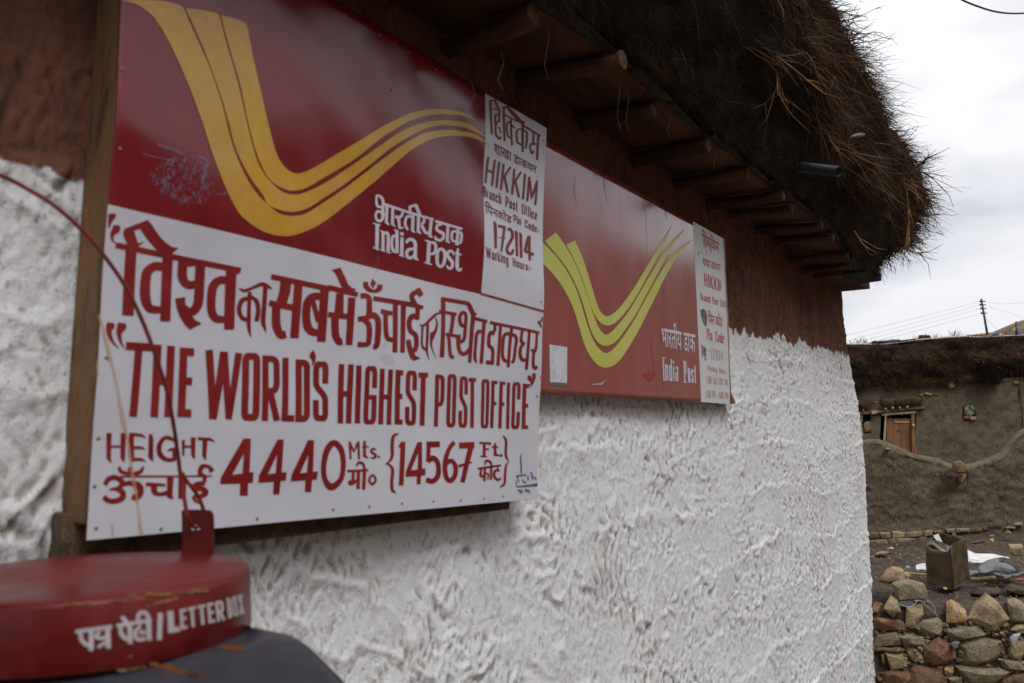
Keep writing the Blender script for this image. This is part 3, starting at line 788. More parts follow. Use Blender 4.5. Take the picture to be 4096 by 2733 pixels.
# dark cut ends on the lower face
twigs('cut_brush', 24000, lambda P: front(P) * (.25 + .75 * (1 - sm(1.3, 1.7, zrel(P)))), lambda P, n: n * 1.0 + np.array([0, 0, -.35]), .025, .075, .0010, .0024, 'twig', core, G=G2, N=NG, jit=.6, inset=.012)
twigs('cut_brush', 1500, lambda P: front(P) * (1 - sm(1.1, 1.5, zrel(P))), lambda P, n: n * .8 + np.array([.2, 0, -.6]), .03, .10, .0008, .0016, 'twig_grey', core, G=G2, N=NG, jit=.7, inset=.005)
twigs('cut_brush', 3000, lambda P: front(P) * (zrel(P) < 1.14), lambda P, n: n * .5 + np.array([0, -.1, -1.0]), .03, .09, .0008, .0018, 'twig', core, G=G2, N=NG, jit=.5, inset=.0)
twigs('cut_brush', 5000, lambda P: front(P) * (zrel(P) < 1.09), lambda P, n: n * .25 + np.array([0, .15, -1.0]), .025, .065, .0008, .0018, 'twig', core, G=G2, N=NG, jit=.45, inset=.0)
# ragged fringe hanging over the slate edge
nf = 11000; xf_ = rng.uniform(.9, 5.45, nf); cl = np.clip(.6 + 1.2 * per(xf_ * 5, xf_ * 0 + .3, 77) + .6 * per(xf_ * 17, xf_ * 0 + .7, 78), .1, 1.6)
Pq = np.stack([xf_, rng.uniform(-.30, -.262, nf), np.array([soff(x) for x in xf_]) + .052 + rng.uniform(-.004, .03, nf)], 1)
Vq, Fq = ribbons(Pq, rng.normal(0, .45, (nf, 3)) + np.array([.1, -.25, -.75]), rng.uniform(.015, .05, nf) * cl, rng.uniform(.0008, .0018, nf), np.zeros((nf, 3)), 2)
o = npmesh('edge_fringe', Vq, Fq, core, 'twig', False); o['kind'] = 'stuff'
# longer brown brushwood in bundles above and round the end
bund = lambda P: sm(.02, .32, fbm(P[:, 0] * 1.7 + P[:, 2] * 1.6, P[:, 2] * 5.5 + P[:, 0] * .9, 81, 2))
twigs('brushwood', 9000, lambda P: front(P) * sm(1.22, 1.6, zrel(P)) * (.35 + .65 * bund(P)), lambda P, n: n * .45 + np.array([.95, -.1, -.5]), .10, .26, .0013, .0028, 'twig', core, G=G2, N=NG, jit=.24)
twigs('brushwood', 3400, lambda P: front(P) * sm(1.25, 1.5, zrel(P)) * bund(P) ** 2, lambda P, n: n * .38 + np.array([.95, -.15, -.5]), .10, .30, .0012, .0026, 'twig_mid', core, G=G2, N=NG, jit=.16, inset=-.005)
twigs('brushwood', 1500, lambda P: front(P) * sm(1.25, 1.5, zrel(P)) * bund(P) ** 3, lambda P, n: n * .42 + np.array([.95, -.15, -.5]), .10, .30, .0011, .0022, 'twig_light', core, G=G2, N=NG, jit=.18, inset=-.015)
endw = lambda P: sm(5.1, 5.7, P[:, 0]) * (P[:, 1] < .6) * ((P[:, 1] < -.27) | (P[:, 2] > 2.8))
twigs('brushwood', 7000, lambda P: endw(P) * sm(1.04, 1.15, zrel(P)), lambda P, n: n * .8 + np.array([.55, -.35, -.2]), .06, .19, .0018, .0036, 'twig', core, G=G2, N=NG, jit=.25, clump=1.3, bendz=-.15)
twigs('brushwood', 2600, lambda P: endw(P) * sm(1.1, 1.3, zrel(P)), lambda P, n: n * .8 + np.array([.55, -.4, -.25]), .08, .24, .0015, .0030, 'twig_mid', core, G=G2, N=NG, jit=.22, clump=1.2, bendz=-.25)
twigs('brushwood', 900, lambda P: endw(P) * sm(1.1, 1.3, zrel(P)), lambda P, n: n * .8 + np.array([.5, -.4, -.2]), .09, .24, .0014, .0026, 'twig_light', core, G=G2, N=NG, jit=.3, clump=1.2, bendz=-.2)
twigs('brushwood', 3200, lambda P: front(P) * (P[:, 0] > 2.2) * sm(1.45, 1.65, zrel(P)), lambda P, n: n * .8 + np.array([.5, -.5, .15]), .06, .19, .0016, .0030, 'twig', core, G=G2, N=NG, jit=.25, clump=1.4, bendz=-.05)
# crooked brush sticks lying over the bundles
def brushsticks(n, wf, base, r0, m, spread=.55):
    P_, N_ = samp(G2, NG, n, wf); parts = []
    for p, nn_ in zip(P_, N_):
        p = Vector(p); nn_ = Vector(nn_); d = (Vector(base) + nn_ * random.uniform(.1, .6) + Vector([random.gauss(0, .3) for _ in range(3)])).normalized()
        L_ = random.uniform(.10, .26); k = 5; Q = [p - nn_ * .01]
        for i in range(k):
            d = (d + Vector([random.gauss(0, .22) for _ in range(3)]) + Vector((0, 0, -.06))).normalized(); Q.append(Q[-1] + d * L_ / k)
        rr = r0 * random.uniform(.7, 1.3)
        parts.append(tube(Q, [rr * (1 - .75 * i / k) for i in range(k + 1)], 4, False))
        for _ in range(random.randint(2, 5)):
            i = random.randint(1, k - 1); e = (d * .7 + Vector([random.gauss(0, spread) for _ in range(3)])).normalized(); l2 = random.uniform(.03, .09)
            q1 = Q[i] + e * l2 * .5; e = (e + Vector([random.gauss(0, .3) for _ in range(3)])).normalized()
            parts.append(tube([Q[i], q1, q1 + e * l2 * .5], [rr * .55, rr * .4, rr * .15], 3, False))
    V, F = join(*parts); o = mesh('brush_sticks', V, F, core, m, True); o['kind'] = 'stuff'
brushsticks(260, lambda P: endw(P) * sm(1.06, 1.2, zrel(P)), (.7, -.25, -.1), .0034, 'twig')
brushsticks(110, lambda P: endw(P) * sm(1.1, 1.3, zrel(P)), (.6, -.3, -.35), .0030, 'twig_mid')
brushsticks(240, lambda P: front(P) * sm(1.3, 1.6, zrel(P)) * (P[:, 0] > 2), (.9, -.1, -.35), .0030, 'twig_mid')
brushsticks(200, lambda P: front(P) * sm(1.5, 1.65, zrel(P)) * (P[:, 0] > 2.2), (.6, -.5, .1), .0030, 'twig')
brushsticks(70, lambda P: front(P) * sm(1.3, 1.5, zrel(P)) * (P[:, 0] > 1.8), (.9, -.1, -.45), .0026, 'twig_light')
# a few crooked branches that stand out
def branch(pts, dep, r, m='twig_light', kids=6):
    P = [at(a * 1.743, b * 1.743, dep) for a, b in pts]
    P = [Vector(p) for p in catmull([tuple(p) for p in P], 4)]
    parts = [tube(P, [r * (1 - .7 * i / len(P)) for i in range(len(P))], 5)]
    for k in range(kids):
        i = random.randint(2, len(P) - 2); d = (P[i] - P[i - 1]).normalized() + Vector([random.uniform(-.7, .7) for _ in range(3)])
        q1 = P[i] + d * random.uniform(.03, .09); q2 = q1 + (d + Vector([random.uniform(-.6, .6) for _ in range(3)])) * .06
        parts.append(tube([P[i], q1, q2], [r * .6, r * .4, r * .2], 4))
    V, F = join(*parts); mesh('branch', V, F, core, m, True)
branch([(2045, 385), (2060, 405), (2078, 430), (2085, 480), (2086, 520), (2088, 570)], 4.72, .006, kids=9)
branch([(2058, 405), (2080, 415), (2100, 430), (2108, 470)], 4.7, .005)
branch([(2085, 400), (2105, 385), (2120, 372), (2128, 362)], 4.8, .006, 'twig', 7)
branch([(2085, 400), (2110, 395), (2135, 405), (2160, 430)], 4.8, .005, 'twig', 9)
branch([(1740, 105), (1765, 125), (1778, 150), (1785, 200), (1795, 235)], 2.75, .004)
branch([(1700, 60), (1740, 95), (1770, 120), (1830, 165), (1870, 200)], 2.7, .004)
branch([(1785, 195), (1775, 215), (1750, 245)], 2.8, .003, kids=3)
branch([(2040, 590), (2060, 570), (2090, 575), (2118, 585)], 4.9, .005, 'twig', 8)
branch([(1900, 310), (1915, 335), (1950, 350), (1990, 370)], 3.3, .004)
branch([(1960, 530), (1980, 560), (2000, 575)], 3.9, .004, kids=3)
# hanging threads under the eave
for a, b, ln in ((1083, 190, 60), (1150, 120, 70), (1255, 60, 110), (1420, 165, 140), (1440, 200, 110), (1535, 255, 70), (1640, 345, 60), (1700, 350, 50)):
    p = on_y(a * 1.743, b * 1.743, -.26); V, F = tube([p, p + Vector((.01, 0, -.02)), p + Vector((-.004, .005, -ln * .0009)), p + Vector((.006, .0, -ln * .0012))], .0007, 4)
    mesh('loose_thread', V, F, house, 'twig_grey')

pipe = thing('drain_pipe', 'black plastic drain pipe poking out of the brushwood eave', 'pipe')
pt = on_y(*q('X4', 595, 898), -.50); pr = on_y(*q('X4', 330, 866), -.27)
dd = (pt - pr).normalized()
NS = 20; u_, v_ = frame_of(dd); V = []; F = []
for ring, (p_, r_) in enumerate(((pr - dd * .2, .023), (pt, .023), (pt, .0195), (pr, .0195))):
    for k in range(NS):
        a = 2 * math.pi * k / NS; V.append(p_ + (u_ * math.cos(a) + v_ * math.sin(a)) * r_)
for r_ in range(3):
    for k in range(NS): F.append((r_ * NS + k, r_ * NS + (k + 1) % NS, (r_ + 1) * NS + (k + 1) % NS, (r_ + 1) * NS + k))
F.append(tuple(3 * NS + k for k in range(NS)))
mesh('pipe_wall', V, F, pipe, 'pvc', True)

pc = [on_y(*q('X4', a, b), -.55) for a, b in ((655, 718), (672, 712), (690, 708), (712, 706), (726, 704))]
V, F = tube(pc, [.002, .006, .010, .009, .006], 9, False, .12)
o = mesh('plastic_scrap', V, F, None, 'glassy', True)
tag(o, 'small torn piece of clear plastic bottle stuck in the brushwood above the pipe', 'plastic scrap')

# ================================================================== SIGN 1
def surf_sign(off, wav):
    def f(px, py, e=0.0):
        p = on_wall(px, py, off); w = wav(p.x, p.z)
        return Vector((p.x, p.y - w - e, p.z))
    return f
def w1(x, z):
    return float(.0075 * per(x * 1.9 + z * 1.3, z * 3.6 + x * 1.2, 90) + .0022 * per(x * 6 + z * 2, z * 5 + x * 2, 91) + .0007 * per(x * 14, z * 12, 92)) + .008
def patch(name, parent, m, surf, crop, TL, TR, BR, BL, nu, nv, e):
    Q = [np.array(q(crop, *p)) for p in (TL, TR, BR, BL)]; V = []
    for i in range(nu):
        u = i / (nu - 1)
        for j in range(nv):
            v = j / (nv - 1)
            p = (Q[0] * (1 - u) + Q[1] * u) * (1 - v) + (Q[3] * (1 - u) + Q[2] * u) * v
            V.append(surf(p[0], p[1], e))
    a = np.arange(nu * nv).reshape(nu, nv)
    F = np.stack([a[:-1, :-1].ravel(), a[:-1, 1:].ravel(), a[1:, 1:].ravel(), a[1:, :-1].ravel()], 1)
    return npmesh(name, np.array([tuple(x) for x in V]), F, parent, m)
sign1 = thing('post_office_signboard', 'big red and white signboard on a wooden frame, gold swoosh above hand-painted red lettering', 'signboard')
s1 = surf_sign(-.08, w1)
TL1, TR1, BR1, BL1 = (512, -483), (2173, 514), (2141, 1996), (331, 2161)
pnl = patch('panel', sign1, 'sign_red', s1, 'N', TL1, TR1, BR1, BL1, 70, 60, 0.0)
sd_ = pnl.modifiers.new('solid', 'SOLIDIFY'); sd_.thickness = .003; sd_.offset = -1
patch('white_field', sign1, 'sign_white', s1, 'N', (421, 821), (1914, 1180), (1895, 2017), (332, 2160), 70, 40, .0004)
patch('white_field', sign1, 'sign_white', s1, 'N', (1914, 1180), (2160, 1252), (2140.5, 1995.5), (1895, 2017), 12, 40, .0004)
patch('white_strip', sign1, 'sign_white', s1, 'N', (1934, 376), (2172, 516), (2160, 1252), (1914, 1177), 12, 36, .0004)
f = Flat(lambda x, y, e: s1(x, y, .0009 + e))
f.draw('N', 's 1912,1177,10 2161,1248,9'); f.make('rule_line', sign1, 'line')
# swoosh
def rib(L_, R_, name='swoosh_stripe', m='gold', sign=None, surf=None, ep=.0009):
    L_ = catmull([np.array(p, float) for p in L_], 6); R_ = catmull([np.array(p, float) for p in R_], 6)
    def res(P, n):
        P = np.array(P); d = np.r_[0, np.cumsum(np.hypot(*np.diff(P, axis=0).T))]; t = np.linspace(0, d[-1], n)
        return np.stack([np.interp(t, d, P[:, 0]), np.interp(t, d, P[:, 1])], 1)
    A_ = res(L_, 160); B_ = res(R_, 160); g = 4
    V = []
    for a, b in zip(A_, B_):
        for k in range(g + 1):
            p = a + (b - a) * k / g; V.append(surf(p[0], p[1], ep))
    F = gridF(160, g + 1)
    return npmesh(name, np.array([tuple(v) for v in V]), F, sign, m)
C = lambda crop, s: [q(crop, *map(float, t.split(','))) for t in s.split()]
rib(C('C1', '845,18 920,28 985,65 1060,130 1130,240 1200,380 1265,530 1325,690 1385,865 1440,1050 1500,1225 1560,1370') + C('N', '935,858 975,895 1035,932 1113,950 1172,941 1241,913') + C('C2', '523,1527 650,1430 800,1310 950,1180 1070,1075 1180,1005 1290,965 1400,952 1500,960 1580,985 1650,1025'),
    C('C1', '845,12 1000,6 1130,15 1215,35 1262,62 1300,150 1360,290 1425,440 1485,610 1535,790 1575,960 1625,1115 1685,1250 1765,1370 1850,1450') + C('C2', '174,1500 270,1515 370,1490 500,1410 650,1310 800,1195 950,1080 1050,1010 1180,940 1290,915 1400,912 1500,928 1570,955 1650,1025'), sign=sign1, surf=s1)
rib(C('C1', '1280,68 1340,200 1420,400 1490,600 1550,800 1600,1000 1650,1130 1720,1260 1800,1370') + C('C2', '90,1435 180,1475 270,1485 370,1460 500,1380 650,1280 800,1165 950,1045 1050,980 1180,910 1290,882 1400,882 1500,905 1632,970'),
    C('C1', '1290,66 1390,78 1470,95 1512,122 1560,320 1630,570 1680,800 1730,1020 1780,1170 1850,1270') + C('C2', '200,1350 290,1365 380,1340 520,1270 700,1150 880,1025 980,955 1080,900 1200,860 1330,845 1450,855 1540,890 1632,970'), sign=sign1, surf=s1)
rib(C('C1', '1525,118 1580,350 1650,600 1700,850 1750,1050 1800,1180 1860,1270') + C('C2', '220,1330 300,1335 380,1310 500,1240 700,1120 850,1000 950,930 1050,870 1150,830 1280,805 1400,808 1480,820 1575,860'),
    C('C1', '1535,116 1620,140 1680,165 1705,200 1740,400 1790,640 1840,860 1890,1050') + C('C2', '190,1140 240,1195 300,1218 370,1200 450,1160 600,1070 750,980 900,890 1000,840 1100,795 1250,768 1400,775 1480,800 1575,860'), sign=sign1, surf=s1)

e1 = lambda x, y, e: s1(x, y, .0010 + e)
f = Flat(e1)
f.draw('C3', '''
r 298,170,50 298,190,66 283,235,36 272,290,14
r 335,270,50 335,305,72 305,345,40 303,390,22 332,432,5
p 395,330 410,300 605,225 640,265 700,355 760,420 820,460 875,468 840,500 815,522 700,500 520,470 440,450 400,360 | 490,320 540,300 600,385 695,495 525,455 585,412 527,425
s 333,442,50 1408,666,48
s 470,450,96 437,1055,102
s 785,540,90 763,1105,92
r 742,630,74 670,628,74 607,680,84 590,790,90 590,900,90 620,985,76 680,1003,66 740,1003,56
r 915,570,80 912,700,84 935,765,74 985,790,70 1050,770,60
s 910,600,70 1100,600,30
s 1065,600,84 1058,900,84
r 1058,850,84 1050,950,84 1010,1015,74 955,1015,66
p 850,907 940,893 942,960 1000,1000 1000,1055 1030,1095 1085,1122 1040,1145 980,1177 940,1140 895,1070 865,990
s 1325,665,92 1320,1175,88
r 1292,752,66 1230,750,70 1178,800,76 1165,900,76 1168,1010,74 1205,1078,70 1290,1090,56
s 1340,665,100 1335,690,100
r 1395,815,6 1440,840,26 1520,812,26 1590,785,34 1640,802,34 1682,826,4
r 1488,850,34 1487,1000,34 1487,1140,36 1495,1200,22 1507,1246,3
r 1480,905,34 1425,925,40 1402,1000,40 1430,1075,36 1480,1090,38
r 1500,890,26 1552,935,38 1566,1020,40 1552,1105,40
r 1622,800,40 1618,950,40 1610,1100,42 1622,1150,30 1637,1202,3
s 1670,718,46 2178,828,46
s 1905,765,74 1885,1250,74
s 1797,745,94 1790,850,94 1765,945,90
s 1658,945,50 1870,988,54
r 1722,975,74 1722,1060,74 1730,1150,76 1765,1222,66 1812,1215,66
s 2128,830,74 2112,1282,74
r 2110,892,62 2030,892,62 1985,950,70 1980,1070,70 2002,1165,70 2055,1202,62 2120,1198,50
s 2030,925,42 2085,1110,42
''')
f.draw('C4', '''
s 195,333,46 460,396,44
s 405,420,66 388,832,60
s 302,385,66 298,470,74 295,580,80
s 203,568,48 390,588,48
r 262,590,64 265,680,66 272,750,64 300,803,58 332,802,56
p 225,185 305,160 345,240 375,310 410,340 445,345 420,375 360,385 320,340 275,240 250,198
''')
f.draw('K1', '''
r 238,300,78 243,365,80 288,415,70 350,437,48 410,430,62 452,390,86 464,340,74
p 345,250 402,322 350,398 308,330
r 155,515,84 232,508,78 285,550,84 285,650,88 283,750,88 255,830,80 115,858,78
r 200,865,70 268,925,80 286,1020,82 282,1140,80 262,1225,72 118,1232,80
r 290,810,84 355,800,90 412,865,92 420,980,92 412,1120,90 408,1200,86 388,1262,76 345,1262,66
s 350,545,70 930,632,72 1118,680,56
s 463,738,72 645,772,64
r 540,750,76 534,900,76 540,1060,76 565,1140,72 650,1168,70
s 697,600,82 670,1352,74
s 822,640,82 785,1355,74
r 1000,640,80 958,560,76 945,495,66 1000,450,70
s 940,505,70 1060,415,70
p 1068,372 1132,482 1065,532 1010,452
s 1038,640,76 1028,862,62
r 1040,815,78 960,812,84 912,865,78 903,950,78 925,1030,76 985,1075,74 1008,1130,74 1008,1230,76 985,1310,70 915,1320,60
r 885,1160,76 892,1240,80 918,1330,90 960,1440,86
p 960,1345 1000,1400 1072,1435 1020,1455 955,1475 920,1380
r 1058,935,10 1120,945,30 1200,880,42 1290,795,40 1340,770,30 1400,765,8
r 1105,945,32 1098,1100,32 1095,1230,34 1120,1285,38 1168,1315,30
r 1182,925,44 1176,1100,42 1168,1300,38 1184,1400,20 1210,1476,2
r 1298,815,10 1325,900,30 1318,970,38 1288,1050,50 1250,1130,50 1233,1190,38 1240,1265,22 1270,1350,14 1312,1442,3
p 1222,1050 1285,1028 1300,1080 1240,1190 1213,1130
''')
f.draw('K2', '''
s 200,150,86 200,420,88
s 170,168,70 620,248,72
r 600,240,70 665,275,80 705,360,84 755,465,84
p 700,400 800,432 826,445 780,490 720,520
s 203,300,82 193,640,80 155,1250,84
s 113,396,60 450,457,60
r 382,450,76 375,560,74 355,700,72 330,800,76
s 238,820,60 470,862,60
r 282,830,62 300,960,66 305,1120,66 328,1225,66 388,1245,64
r 605,665,68 545,655,66 510,590,66 508,500,66 542,430,60 592,428,62 620,490,62 615,620,64 605,760,64 598,860,64 572,930,66 525,960,66 480,960,50
r 478,880,82 474,960,78 480,1060,74 510,1150,72 575,1185,74 645,1150,74 690,1090,70
p 440,862 517,813 527,880 500,960 450,950
s 752,470,80 728,720,76 690,1342,66
s 740,522,66 1010,590,60
s 1058,604,58 1965,796,50
s 952,590,66 905,1362,66
r 905,775,62 845,775,66 812,850,64 800,1000,60 790,1150,60 790,1260,62 820,1352,24
s 1152,640,56 1148,770,58
r 1148,805,78 1080,795,76 1045,860,66 1040,960,66 1048,1035,68 1092,1072,68 1115,1135,62 1112,1250,62 1108,1345,64
s 1140,1350,72 990,1335,76
s 1252,665,56 1210,1402,62
s 1452,705,56 1432,900,56 1400,1428,58
r 1425,822,62 1360,812,62 1312,870,62 1298,1000,60 1293,1180,60 1310,1270,60 1350,1312,64 1405,1318,50
r 1440,830,60 1510,850,62 1538,930,54 1522,1080,54 1510,1230,54 1490,1325,52 1458,1310,46
s 1772,760,52 1725,1472,56
r 1640,745,52 1625,850,52 1620,930,56 1650,985,60 1692,1000,50
r 1660,1010,54 1618,1060,58 1606,1160,58 1622,1245,62 1665,1298,64 1725,1285,50
r 1917,790,52 1906,930,50 1897,1060,52 1870,1140,56 1805,1100,48
r 1855,1140,56 1846,1280,56 1852,1395,60 1882,1445,70 1928,1415,50
r 2012,510,20 2000,560,34 2005,600,16
r 1945,575,30 1955,605,54 1985,660,34 2002,715,8
''')
f.make('hindi_headline', sign1, 'paint_red')
f = Flat(e1)
f.draw('C5', '''
r 218,70,44 214,92,58 205,125,36 222,185,22 266,242,3
r 292,72,50 288,98,62 272,135,38 278,185,22 303,243,3
s 868,250,50 888,705,50
s 965,262,52 892,705,44
s 965,262,50 993,705,40
s 1062,270,46 993,705,42
r 1552,252,6 1548,285,40 1556,320,22 1543,356,3
''')
for g, *qd in (('T', (315, 197), (490, 208), (440, 690), (280, 690)), ('H', (500, 212), (640, 225), (618, 692), (473, 693)), ('E', (672, 232), (770, 240), (742, 693), (655, 690)),
               ('O', (1085, 268), (1203, 270), (1195, 718), (1073, 715)), ('R', (1215, 285), (1332, 290), (1325, 716), (1210, 718)), ('L', (1350, 300), (1440, 300), (1420, 722), (1340, 718)),
               ('D', (1437, 310), (1533, 315), (1526, 722), (1428, 724))):
    f.text('C5', *qd, g, 52 if g in 'THE' else (46 if g == 'O' else 42))
for g, pen, *qd in (('S', 52, (90, 970), (222, 975), (215, 1495), (75, 1490)), ('H', 48, (303, 995), (430, 1000), (410, 1512), (298, 1512)), ('I', 47, (450, 1008), (497, 1008), (488, 1512), (442, 1512)),
                    ('G', 42, (528, 1012), (633, 1016), (625, 1520), (512, 1520)), ('H', 42, (655, 1035), (768, 1045), (752, 1525), (642, 1520)), ('E', 46, (790, 1045), (860, 1052), (855, 1525), (780, 1520)),
                    ('S', 40, (885, 1050), (985, 1058), (972, 1530), (872, 1528)), ('T', 44, (995, 1070), (1083, 1072), (1070, 1532), (985, 1532)), ('P', 36, (1145, 1085), (1232, 1090), (1220, 1540), (1133, 1538)),
                    ('O', 35, (1255, 1082), (1340, 1085), (1328, 1545), (1242, 1545)), ('S', 32, (1365, 1100), (1440, 1105), (1435, 1548), (1350, 1548)), ('T', 33, (1445, 1115), (1515, 1118), (1510, 1552), (1440, 1550)),
                    ('O', 30, (1562, 1125), (1635, 1128), (1625, 1555), (1553, 1555)), ('F', 30, (1650, 1138), (1705, 1142), (1690, 1555), (1640, 1552)), ('F', 30, (1722, 1145), (1772, 1150), (1760, 1555), (1710, 1555)),
                    ('I', 28, (1785, 1155), (1812, 1157), (1805, 1560), (1778, 1560)), ('C', 30, (1832, 1150), (1905, 1155), (1895, 1560), (1820, 1560)), ('E', 33, (1920, 1165), (1977, 1172), (1968, 1560), (1912, 1560))):
    f.text('C4', *qd, g, pen)
f.draw('C6', '''
r 1790,215,24 1793,240,34 1812,270,20 1792,300,4
r 1828,195,22 1828,225,30 1825,265,16 1802,318,3
''')
f.make('english_headline', sign1, 'paint_red')
f = Flat(e1)
f.draw('H8', '''
s 103,120,50 100,350,40 122,390,12
s 233,120,48 230,345,44 240,385,12
s 105,245,20 235,245,20
s 308,125,46 308,345,50 330,385,20
s 290,132,30 400,140,26 440,168,4
s 310,255,28 400,255,26 435,272,4
s 310,360,30 400,362,28 440,385,4
s 480,130,30 487,180,44 485,340,46 505,380,8
r 725,205,14 690,180,30 620,162,34 570,215,44 562,290,46 595,345,42 655,368,34 712,360,34
s 705,270,40 700,370,36
s 640,283,10 665,272,24 722,262,20
s 785,185,30 785,330,20
s 788,245,20 875,245,20
s 875,160,46 878,320,38 890,360,8
s 918,172,28 1030,178,28 1075,200,6
s 985,175,46 980,330,38 995,368,8
r 195,430,24 210,470,38 262,488,30 330,492,30 390,475,38 418,428,18
d 300,455,26
s 210,520,18 1052,516,14
r 62,595,42 95,545,46 160,528,46 222,570,50 185,625,34 105,638,20
r 150,628,30 215,655,52 225,710,54 165,742,48 95,742,46 48,705,46
r 215,600,34 290,578,46 372,605,64 390,665,60 355,715,48 312,700,56
s 440,590,34 620,598,24
r 515,600,62 520,660,50 570,682,34 640,668,44
s 665,525,62 660,700,50 690,722,14
s 778,525,76 775,722,72
r 1055,475,52 1020,428,30 960,430,44 942,490,44 990,520,34
s 990,510,36 985,570,36
r 990,580,40 905,590,38 882,630,46 960,632,50 998,668,52 950,702,44 880,700,30
r 880,700,40 900,740,30 950,772,6
p 1340,170 1410,170 1400,480 1437,480 1430,577 1388,580 1385,697 1310,695 1315,585 1130,590 1135,530 | 1345,310 1335,490 1240,505
p 1650,180 1708,180 1695,482 1742,480 1735,557 1688,562 1680,684 1622,685 1625,568 1480,578 1485,515 | 1648,320 1640,490 1570,497
p 1925,185 1980,187 1975,475 2020,475 2010,547 1970,550 1965,664 1908,662 1910,555 1780,565 1785,505 | 1930,320 1920,485 1860,490
c 2160,212,56 2225,270,54 2246,400,46 2225,545,46 2145,615,64 2085,550,46 2068,430,48 2095,285,56 2160,212,56
''')
f.draw('C6', '''
s 275,765,20 280,912,18
s 275,775,22 310,850,16 345,770,20
s 347,765,22 352,912,20
s 400,760,22 398,885,26 430,905,8
s 380,812,14 435,808,12
r 495,832,12 465,828,20 455,850,20 490,878,22 478,902,18 448,900,10
d 515,893,11
s 252,1012,22 430,1004,18
s 303,1010,26 300,1095,26
r 270,1090,22 285,1115,34 345,1085,20
s 345,1005,32 345,1150,30 358,1162,6
s 397,1005,32 392,1155,30 402,1168,6
r 400,1005,22 385,952,24 348,942,22 328,972,14
c 465,1045,18 493,1085,20 465,1122,20 437,1085,20 465,1045,18
r 675,703,14 635,722,26 625,800,28 625,885,26 603,932,18 572,950,5
r 572,950,5 610,965,20 630,1010,28 625,1100,26 632,1172,24 660,1187,12
s 715,768,42 703,1132,40
p 672,815 700,768 725,768 712,810
p 840,770 880,770 878,990 907,990 905,1046 870,1050 868,1120 835,1122 835,1055 740,1060 742,1010 | 845,860 840,1000 785,1005
s 918,790,48 1034,788,48
s 936,800,36 928,935,34
r 925,930,40 972,905,46 1012,945,42 1014,1040,42 972,1095,42 912,1085,42
r 1160,770,36 1118,820,38 1085,900,40 1072,990,42 1086,1070,40 1124,1090,42 1162,1040,42 1162,965,40 1125,925,36 1080,960,30
s 1200,800,50 1330,795,54
s 1306,790,46 1224,1106,40
s 1192,972,28 1310,938,10
s 1415,770,26 1412,888,26
s 1372,776,16 1474,784,22
s 1415,828,14 1455,830,16
s 1382,890,12 1436,892,10
s 1510,780,22 1508,875,26 1545,885,10
s 1480,812,14 1538,812,12
d 1560,882,13
s 1358,992,18 1558,964,16
r 1388,990,18 1380,1045,24 1412,1060,20
s 1418,982,22 1412,1098,22
r 1422,1030,14 1446,1040,16 1442,1085,12
s 1472,975,20 1468,1085,20
r 1478,975,18 1462,935,20 1428,928,20 1418,962,10
s 1528,970,14 1526,1000,14
r 1545,1008,16 1502,1012,22 1498,1060,24 1530,1086,22 1555,1068,10
r 1578,718,12 1603,760,20 1600,850,22 1606,900,20 1630,930,4
r 1630,930,4 1602,968,18 1592,1040,22 1582,1120,20 1545,1145,10
''')
f.make('height_line', sign1, 'paint_red')
f = Flat(e1)
f.draw('SG', '''
s 510,210,8 495,380,40 510,520,42 515,760,34
s 368,818,46 640,782,40
s 400,830,30 450,985,26
r 540,900,26 590,985,36 640,960,26
s 690,800,40 685,930,34
s 790,780,46 815,900,36
s 860,840,46 900,910,26
d 770,735,28
p 410,1078 760,1030 935,995 925,1078 760,1085 400,1108
s 362,920,28 390,1105,30
r 400,1190,36 470,1180,30 470,1250,30 530,1190,30 520,1260,26
r 590,1180,40 640,1165,34 640,1220,30 700,1180,34 725,1260,34
''')
f.make('painter_signature', sign1, 'ink')
